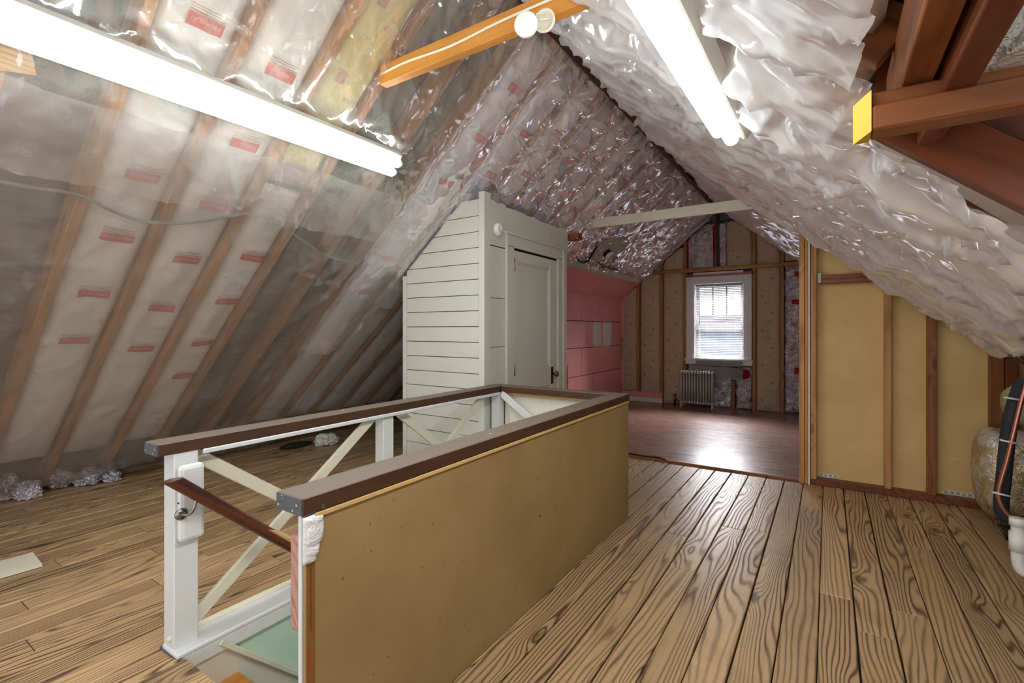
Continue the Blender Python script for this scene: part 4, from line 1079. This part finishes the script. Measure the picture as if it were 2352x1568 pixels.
def lump(name, c, size, mat, seed, label, cat, group=None, rough=.45, sub=3):
    bm = bmesh.new(); bmesh.ops.create_icosphere(bm, subdivisions=sub, radius=1)
    P = np.array([v_.co[:] for v_ in bm.verts])
    n1 = fbm(P[:, 0] * 2.3 + seed, P[:, 1] * 2.3 + P[:, 2] * 3.1, seed, 4) - .5; n2 = ridged(P[:, 0] * 3 + P[:, 2] * 2, P[:, 1] * 3 - P[:, 2], seed + 3) ** 3
    P = P * (1 + rough * 1.6 * n1 + rough * .5 * n2)[:, None] * np.asarray(size); P = P + np.asarray(c)
    P[:, 2] = np.maximum(P[:, 2], c[2] - size[2] * .8)
    bm.verts.index_update(); F = [tuple(v_.index for v_ in f.verts) for f in bm.faces]; bm.free()
    return mk(name, P, F, mat, None, smooth=False, label=label, cat=cat, group=group)
lump('insulation_scrap', rp(2316, 95, -.10), (.09, .12, .09), 'scrap', 5, 'crumpled white paper insulation in the top right corner', 'insulation scrap', sub=4, rough=.6)

# ================================================================== STAIR RAILING
RLX = -2.225
rail = thing('stair_railing', (-1.7, 2.0, 0), 'white stair railing with dark brown top rails and tan side panel', 'railing')
ZT, ZB = .852, .804
board('top_rail', (-2.232, .815, (ZT + ZB) / 2), (-2.232, 3.27, (ZT + ZB) / 2), .115, ZT - ZB, 'railtop', rail)
board('top_rail', (-1.22, .765, (ZT + ZB) / 2), (-1.22, 3.27, (ZT + ZB) / 2), .118, ZT - ZB, 'railtop', rail)
board('top_rail', (-2.174, 3.213, (ZT + ZB) / 2), (-1.279, 3.213, (ZT + ZB) / 2), .113, ZT - ZB, 'railtop', rail)
box('rail_end', -2.2875, -2.1765, .811, .8155, ZB + .002, ZT - .002, 'railend', rail, 0)
box('rail_end', -1.277, -1.163, .761, .7655, ZB + .002, ZT - .002, 'railend', rail, 0)
ymid = onX(883, 945, RLX)[1]
pf = box('post', -2.272, -2.180, .872, .962, .0, ZB, 'white', rail, .004)
box('post', -2.262, -2.188, ymid - .04, ymid + .04, .02, ZB, 'white', rail, .004)
box('post', -2.262, -2.188, 3.15, 3.225, .02, ZB, 'white', rail, .004)
box('post', -1.272, -1.20, 3.15, 3.225, .0, ZB, 'white', rail, .004)
box('post', -1.272, -1.20, 1.9, 1.97, .0, ZB, 'white', rail, .004)
def brace(pa, pb, X, zlim=.035, dx=0.):
    a = onX(*pa, X); b = onX(*pb, X); d = b - a
    if abs(d[2]) > 1e-3 and d[2] < 0: t = (zlim - a[2]) / d[2]; b = a + d * t
    return a, b
a, b = brace((420, 1030), (640, 1137), RLX - .012); b = b if b[1] < ymid else a + (b - a) * (ymid - a[1]) / (b[1] - a[1])
board('brace', a, b, .02, .055, 'offwhite', rail)
a, b = brace((858, 955), (416, 1452), RLX + .012); board('brace', a, b, .02, .055, 'offwhite', rail)
a, b = brace((907, 940), (1000, 1016), RLX - .012); b = b if b[1] < 3.15 else a + (b - a) * (3.15 - a[1]) / (b[1] - a[1])
board('brace', a, b, .02, .055, 'offwhite', rail)
a, b = brace((1113, 905), (1043, 1000), RLX + .012); b = b if b[1] > ymid else a + (b - a) * (ymid - a[1]) / (b[1] - a[1])
board('brace', a, b, .02, .055, 'offwhite', rail)
a = onY(1152, 903, 3.165); b = onY(1212, 956, 3.165); d = b - a; b = a + d * min((.04 - a[2]) / d[2], (-1.215 - a[0]) / d[0])
board('brace', a, b, .055, .02, 'white', rail, up=(0, 1, 0))
board('back_panel', (-2.18, 3.232, .40), (-1.20, 3.232, .40), .012, .78, 'beige', rail, bev=0)
board('under_rail', (-2.17, .975, ZB - .01), (-2.17, 3.14, ZB - .01), .012, .02, 'white', rail)
board('under_rail', (-2.18, 3.20, ZB - .012), (-1.28, 3.20, ZB - .012), .012, .024, 'cardboard', rail)
box('inner_board', -1.187, -1.173, .768, 3.24, .0, ZB, 'white', rail, .001)
pn = box('side_panel', -1.172, -1.160, .772, 3.245, .0, ZB - .006, 'panel', rail, .001)
tag(pn, 'tan paper faced board with scuffs')
box('panel_tape', -1.1602, -1.1590, .775, .80, .0, .70, 'tape', pn, 0)
for z0, z1 in ((.69, .715), (.38, .46), (.28, .36)): box('red_mark', -1.1590, -1.1586, .776, .784, z0, z1, 'redmark', pn, 0)
V = []; F = []
for q in range(26):
    zz = .66 - q * .0065; 
    for yy in (.7835, .788): 
        o = len(V); hh = .002 + .002 * rng.random(); V += [(-1.1585, yy, zz), (-1.1585, yy + .0025, zz), (-1.1585, yy + .0025, zz - hh), (-1.1585, yy, zz - hh)]; F.append((o, o + 1, o + 2, o + 3))
mk('small_print', V, F, 'darkprint', pn)
box('cove_strip', -1.1602, -1.154, .80, 3.245, ZB - .012, ZB, 'cardboard', rail, .001)
for (px_, py_, r_) in ((744, 1163, .006), (1235, 1100, .004), (1240, 1185, .006), (1450, 1500, .005)):
    p = onX(px_, py_, -1.159)
    if p[1] < 3.2: lathe('screw_hole', [(0, r_), (.0012, r_ * .9), (.0014, 0)], (-1.160, p[1], p[2]), (1, 0, 0), 'metal', pn, 12)
pd = Pad((-1.159, .765, .80), (0, 1, 0), (0, 0, -1), (1, 0, 0), .062, .125, .010, 61, .004, .008, clip=lambda A, B: (A * (1 - .6 * (B / .125) ** 2 + .3 * (fbm(B * 60, A * 0 + 3, 4) - .5)), B))
tp = pd.build('torn_paper', 'paper', rail, .008, .004)
tag(tp, 'torn white paper at the panel corner')
# handrail into the stairwell
HX = -2.085
h0 = onX(396, 1102, HX); h1 = onX(612, 1222, HX); hd_ = (h1 - h0) / np.linalg.norm(h1 - h0)
hr = thing('handrail', h0, 'dark brown handrail sloping down into the stairwell', 'handrail')
def oval_rod(name, p0, p1, w, t, mat, parent, skew=0.):
    R, ln = frame(p0, p1); V = []; F = []; sg = 16
    for yy in (0, 1):
        for j in range(sg):
            th_ = 2 * math.pi * j / sg; z_ = math.sin(th_) * t / 2
            V.append((math.cos(th_) * w / 2, (yy - .5) * ln + (skew * z_ / t * (1 if yy == 0 else 0)), z_))
    for j in range(sg): F.append((j, (j + 1) % sg, sg + (j + 1) % sg, sg + j))
    F += [tuple(range(sg))[::-1], tuple(range(sg, 2 * sg))]
    return mk(name, V, F, mat, parent, org=(np.asarray(p0) + np.asarray(p1)) / 2, rot=R.to_euler(), smooth=False)
oval_rod('rail', h0, h0 + hd_ * 1.9, .046, .05, 'handrail', hr, .05)
oval_rod('rail_extension', h1 + hd_ * .0 + np.array([0, .008, .012]), h0 + hd_ * 1.85 + np.array([0, .008, .012]), .044, .035, 'rawpine', hr, .12)
blk = mk('mounting_block', *bevelled(*boxv(-2.180, -2.142, .878, .972, .452, .756), .016, 2), 'white', hr)
dc = onX(416, 1180, -2.142)
br = lathe('bracket', [(0, .024), (.006, .024), (.010, .018), (.014, .010), (.016, 0)], (-2.142, dc[1], dc[2]), (1, 0, 0), 'metal', hr, 18)
tg = h0 + hd_ * max(.02, (dc[1] - h0[1] + .03) / hd_[1])
tube('bracket_arm', [(-2.13, dc[1], dc[2]), (-2.10, dc[1] + .01, dc[2] + .004), (HX, dc[1] + .02, tg[2] - .06), (HX, tg[1], tg[2] - .026)], .006, 'metal', hr, 6)
lathe('screw', [(0, .004), (.001, 0)], (-2.1418, dc[1] - .01, dc[2] + .045), (1, 0, 0), 'darkprint', hr, 8)
mk('end_block', *bevelled(*boxv(-1.243, -1.187, .775, .835, .475, .742), .015, 2), 'pinkwood', rail)
# dark foot plate under near post
box('foot_shim', -2.282, -2.178, .862, .968, -.001, .006, 'bluegrey', rail, 0)

# ================================================================== LEFT SIDE BITS
wb = [onZ(0, 1290, .0), onZ(75, 1275, .0), onZ(97, 1302, .0), onZ(0, 1332, .0)]
dr = wb[1] - wb[2]
e1 = wb[1]; e2 = wb[2]
prism('loose_board', [(e2[0], e2[1], .003), (e1[0], e1[1], .003), (e1[0] - .02, .42, .003), (e2[0] - .02, .38, .003)], (0, 0, .016), 'offwhite', None, label='pale loose board lying on the plank floor at far left', cat='board')
fo = [(0, 1118, .09, .09), (48, 1122, .10, .07), (118, 1098, .09, .07), (185, 1092, .10, .07), (240, 1084, .08, .05)]
LB = ['crumpled foil scrap at floor, nearest the left photo edge', 'flattened foil scrap on floor, second from left photo edge', 'foil scrap under plastic hem, middle of the five scraps', 'foil scrap with red print under plastic hem, fourth from left', 'small foil scrap under plastic hem, closest to white post']
for q, (px_, py_, sx_, sz_) in enumerate(fo):
    p = onZ(px_, py_ + 12, 0); lump('foil_scrap', (p[0] + .16, p[1], sz_ * .8 + .003), (.09, sx_ * .8, sz_), 'foilred' if q in (0, 3) else 'foil', 200 + q, LB[q], 'foil scrap', 'foil scraps along the left eave', .55, 4)
p = onZ(750, 1020, 0); lump('insulation_scrap', (p[0], p[1], .05), (.10, .12, .06), 'scrap', 301, 'white fluffy scrap on the floor left of the closet', 'insulation scrap', None, .5, 4)
p = onZ(690, 1024, 0); lump('dark_scrap', (p[0], p[1] - .05, .022), (.07, .17, .025), 'black', 302, 'flat black scrap on the floor beside the white fluff', 'scrap', None, .4, 3)
p = onZ(2, 1150, 0); lump('insulation_scrap', (p[0] + .02, p[1] - .02, .03), (.03, .08, .03), 'fluff', 303, 'tiny pinkish fibre scrap on floor at the left photo edge', 'insulation scrap', None, .6, 3)
cb1 = [onP(*c_, 'L', .022) for c_ in ((-60, 405), (60, 428), (180, 448), (260, 485), (330, 508), (420, 512), (500, 502), (575, 488))]
tube('electric_cable', cb1, .009, 'greycable', None, label='grey cable sagging across rafters behind the left plastic sheet', cat='cable')
jb = onP(632, 508, 'L', .0)
jx = lathe('junction_box', [(0, .0), (0, .05), (.035, .05), (.038, .046), (.038, 0)], roof('L', *uv_of(jb, 'L'), -.005), NL, 'greytrim', None, 8, False, label='grey octagonal junction box behind the left plastic sheet', cat='junction box')
cb2 = [onP(*c_, 'L', .020) for c_ in ((650, 520), (700, 555), (760, 590), (850, 610))]
tube('electric_cable', cb2, .008, 'greycable', None, label='short grey cable running right from the junction box', cat='cable')
pb = [roof('L', *uv_of(onP(*c_, 'L', .0), 'L'), .006) for c_ in ((-40, 85), (70, 110), (82, 168), (-40, 150))]
prism('plywood_patch', pb, NL * .01, 'rawpine', None, label='orange plywood patch under the left ceiling light at photo edge', cat='plywood')

# far room lamp board on the left slope
lb = [roof('L', *uv_of(onP(*c_, 'L', .05), 'L'), .085) for c_ in ((1346, 605), (1362, 560), (1402, 545), (1432, 546), (1426, 570), (1380, 603))]
lp = thing('work_lamp', lb[0], 'bare floodlight bulb on a grey board near the closet', 'lamp')
prism('mount_board', lb, NL * .02, 'greyboard', lp)
lc = roof('L', *uv_of(onP(1382, 580, 'L', .06), 'L'), .105)
lathe('socket', [(0, .06), (.05, .06), (.052, .05)], lc, NL, 'black', lp, 18)
lathe('socket_rim', [(.05, .058), (.07, .058), (.072, .04)], lc, NL, 'plastic', lp, 18)
lathe('bulb_neck', [(.07, .02), (.10, .022), (.16, .055), (.175, .06)], lc + np.array([.0, .02, 0]), NL + np.array([.25, .25, -.1]), 'bulbneck', lp, 18)
lathe('bulb_face', [(.175, .06), (.185, .055), (.195, .03), (.198, 0)], lc + np.array([.0, .02, 0]), NL + np.array([.25, .25, -.1]), 'bulb', lp, 18)
cc = [roof('L', *uv_of(onP(*c_, 'L', .06), 'L'), .11) for c_ in ((1312, 590), (1325, 602), (1340, 598), (1350, 580), (1360, 565))]
tube('black_cord', cc, .012, 'black', None, label='black cord looping beside the lamp board above closet', cat='cord')
cc = [roof('L', *uv_of(onP(*c_, 'L', .06), 'L'), .11) for c_ in ((1362, 602), (1378, 612), (1398, 617), (1412, 622))]
tube('black_cord', cc, .011, 'black', None, label='black cord running right below the lamp board', cat='cord')
tube('floor_cord', [onZ(1440, 1040, .026), onZ(1475, 1046, .026), onZ(1510, 1050, .026), onZ(1528, 1055, .026)], .008, 'black', None, label='short dark cord lying at the sheet floor edge', cat='cord')

# ================================================================== HVAC CORNER
DY = 4.53
dcx = .835
V = []; F = []; nseg = 40; ns = 50
for i in range(ns + 1):
    t = i / ns; xx = dcx + .75 * t
    e = min(1, math.sqrt(max(0, 1 - (1 - min(1, t / .14)) ** 2.4)))
    for j in range(nseg):
        th_ = 2 * math.pi * j / nseg; c_, s_ = math.cos(th_), math.sin(th_)
        ry_, rz_ = .21, .30
        yy = math.copysign(abs(c_) ** .75, c_) * ry_ * (.35 + .65 * e); zz = math.copysign(abs(s_) ** .75, s_) * rz_ * (.3 + .7 * e)
        n_ = (fbm(np.array([xx * 5 + c_]), np.array([s_ * 3 + xx * 2]), 31)[0] - .5) * .05
        V.append((xx + .0, DY + yy * (1 + n_), .335 + zz * (1 + n_)))
for i in range(ns):
    for j in range(nseg): F.append((i * nseg + j, i * nseg + (j + 1) % nseg, (i + 1) * nseg + (j + 1) % nseg, (i + 1) * nseg + j))
F += [tuple(range(nseg))[::-1], tuple(ns * nseg + j for j in range(nseg))]
du = thing('air_duct', (dcx + .5, DY, .03), 'fat plastic wrapped insulated duct on the floor by partition', 'duct')
mk('wrap', V, F, 'ductwrap', du, smooth=True)
bp = onY(2312, 985, DY)
cap_ = lathe('upper_duct', [(0, .10), (.03, .118), (.08, .122), (.5, .122)], onY(2322, 930, 4.2), (1, .3, .1), 'ductbeige', None, 24, label='beige round duct collar with blue top behind black pipe', cat='duct')
bl_ = lathe('blue_band', [(.05, .122), (.08, .130), (.5, .130)], onY(2322, 930, 4.2) + np.array([.0, 0, .012]), (1, .3, .12), 'blue', cap_, 24)
PYp = 3.95
pts = [onY(*c_, PYp) for c_ in ((2352, 872), (2338, 905), (2322, 960), (2313, 1020), (2306, 1090), (2300, 1150), (2304, 1180), (2330, 1196), (2362, 1200))]
li = thing('refrigerant_line', pts[4], 'black foam insulated pipe with copper tube strapped alongside', 'pipe')
tube('foam_sleeve', pts, .035, 'foam', li, 6, 14)
pts2 = [onY(*c_, PYp - .055) for c_ in ((2358, 880), (2346, 920), (2330, 985), (2312, 1060), (2295, 1120), (2296, 1150), (2315, 1180), (2360, 1205))]
tube('copper_tube', pts2, .012, 'copper', li, 6, 10)
for (ca, cb__) in (((2306, 912), (2342, 918)), ((2297, 1010), (2335, 1018)), ((2280, 1130), (2322, 1140))):
    tube('cable_tie', [onY(*ca, PYp - .05), onY((ca[0] + cb__[0]) / 2, (ca[1] + cb__[1]) / 2, PYp - .075), onY(*cb__, PYp - .05)], .006, 'plastic', li, 4, 6)
# drain pan
pn0 = onZ(2268, 1193, .0)
px0, px1, py0_, py1_ = .90, 1.75, 3.40, 4.28
tr_ = thing('drain_pan', ((px0 + px1) / 2, (py0_ + py1_) / 2, 0), 'shallow black plastic drain pan on the floor at right', 'drain pan')
box('base', px0 + .03, px1 - .03, py0_ + .03, py1_ - .03, .002, .012, 'pan', tr_, 0)
for (a, b, c_, d) in ((px0, px0 + .035, py0_, py1_), (px1 - .035, px1, py0_, py1_), (px0, px1, py0_, py0_ + .035), (px0, px1, py1_ - .035, py1_)):
    box('rim', a, b, c_, d, .05, .062, 'pan', tr_, .005)
for (a, b, c_, d) in ((px0 + .03, px0 + .04, py0_ + .03, py1_ - .03), (px1 - .04, px1 - .03, py0_ + .03, py1_ - .03), (px0 + .03, px1 - .03, py0_ + .03, py0_ + .04), (px0 + .03, px1 - .03, py1_ - .04, py1_ - .03)):
    box('side', a, b, c_, d, .005, .055, 'pan', tr_, 0)
for q in range(4):
    yy = py0_ + .15 + q * .2; box('rib', px0 + .012, px0 + .034, yy, yy + .05, .003, .05, 'pan', tr_, .004)
# pvc drain
PVY = 3.30
pv = thing('pvc_drain', onY(2340, 1240, PVY), 'white plastic drain pipe with trap bend at right edge', 'pipe')
pp = [onY(*c_, PVY) for c_ in ((2339, 1200), (2339, 1260), (2341, 1295), (2352, 1312), (2372, 1312))]
tube('pipe', pp, .027, 'pvc', pv, 5, 14)
lathe('coupling', [(0, .028), (0, .034), (.09, .034), (.09, .028)], onY(2339, 1265, PVY), (0, 0, 1), 'pvc', pv, 16)
lathe('cap', [(0, .028), (0, .033), (.035, .033), (.038, .028), (.038, 0)], onY(2339, 1207, PVY), (0, 0, 1), 'pvc', pv, 16)
tube('side_branch', [onY(2341, 1252, PVY), onY(2375, 1249, PVY)], .026, 'pvc', pv, straight=True, seg=14)
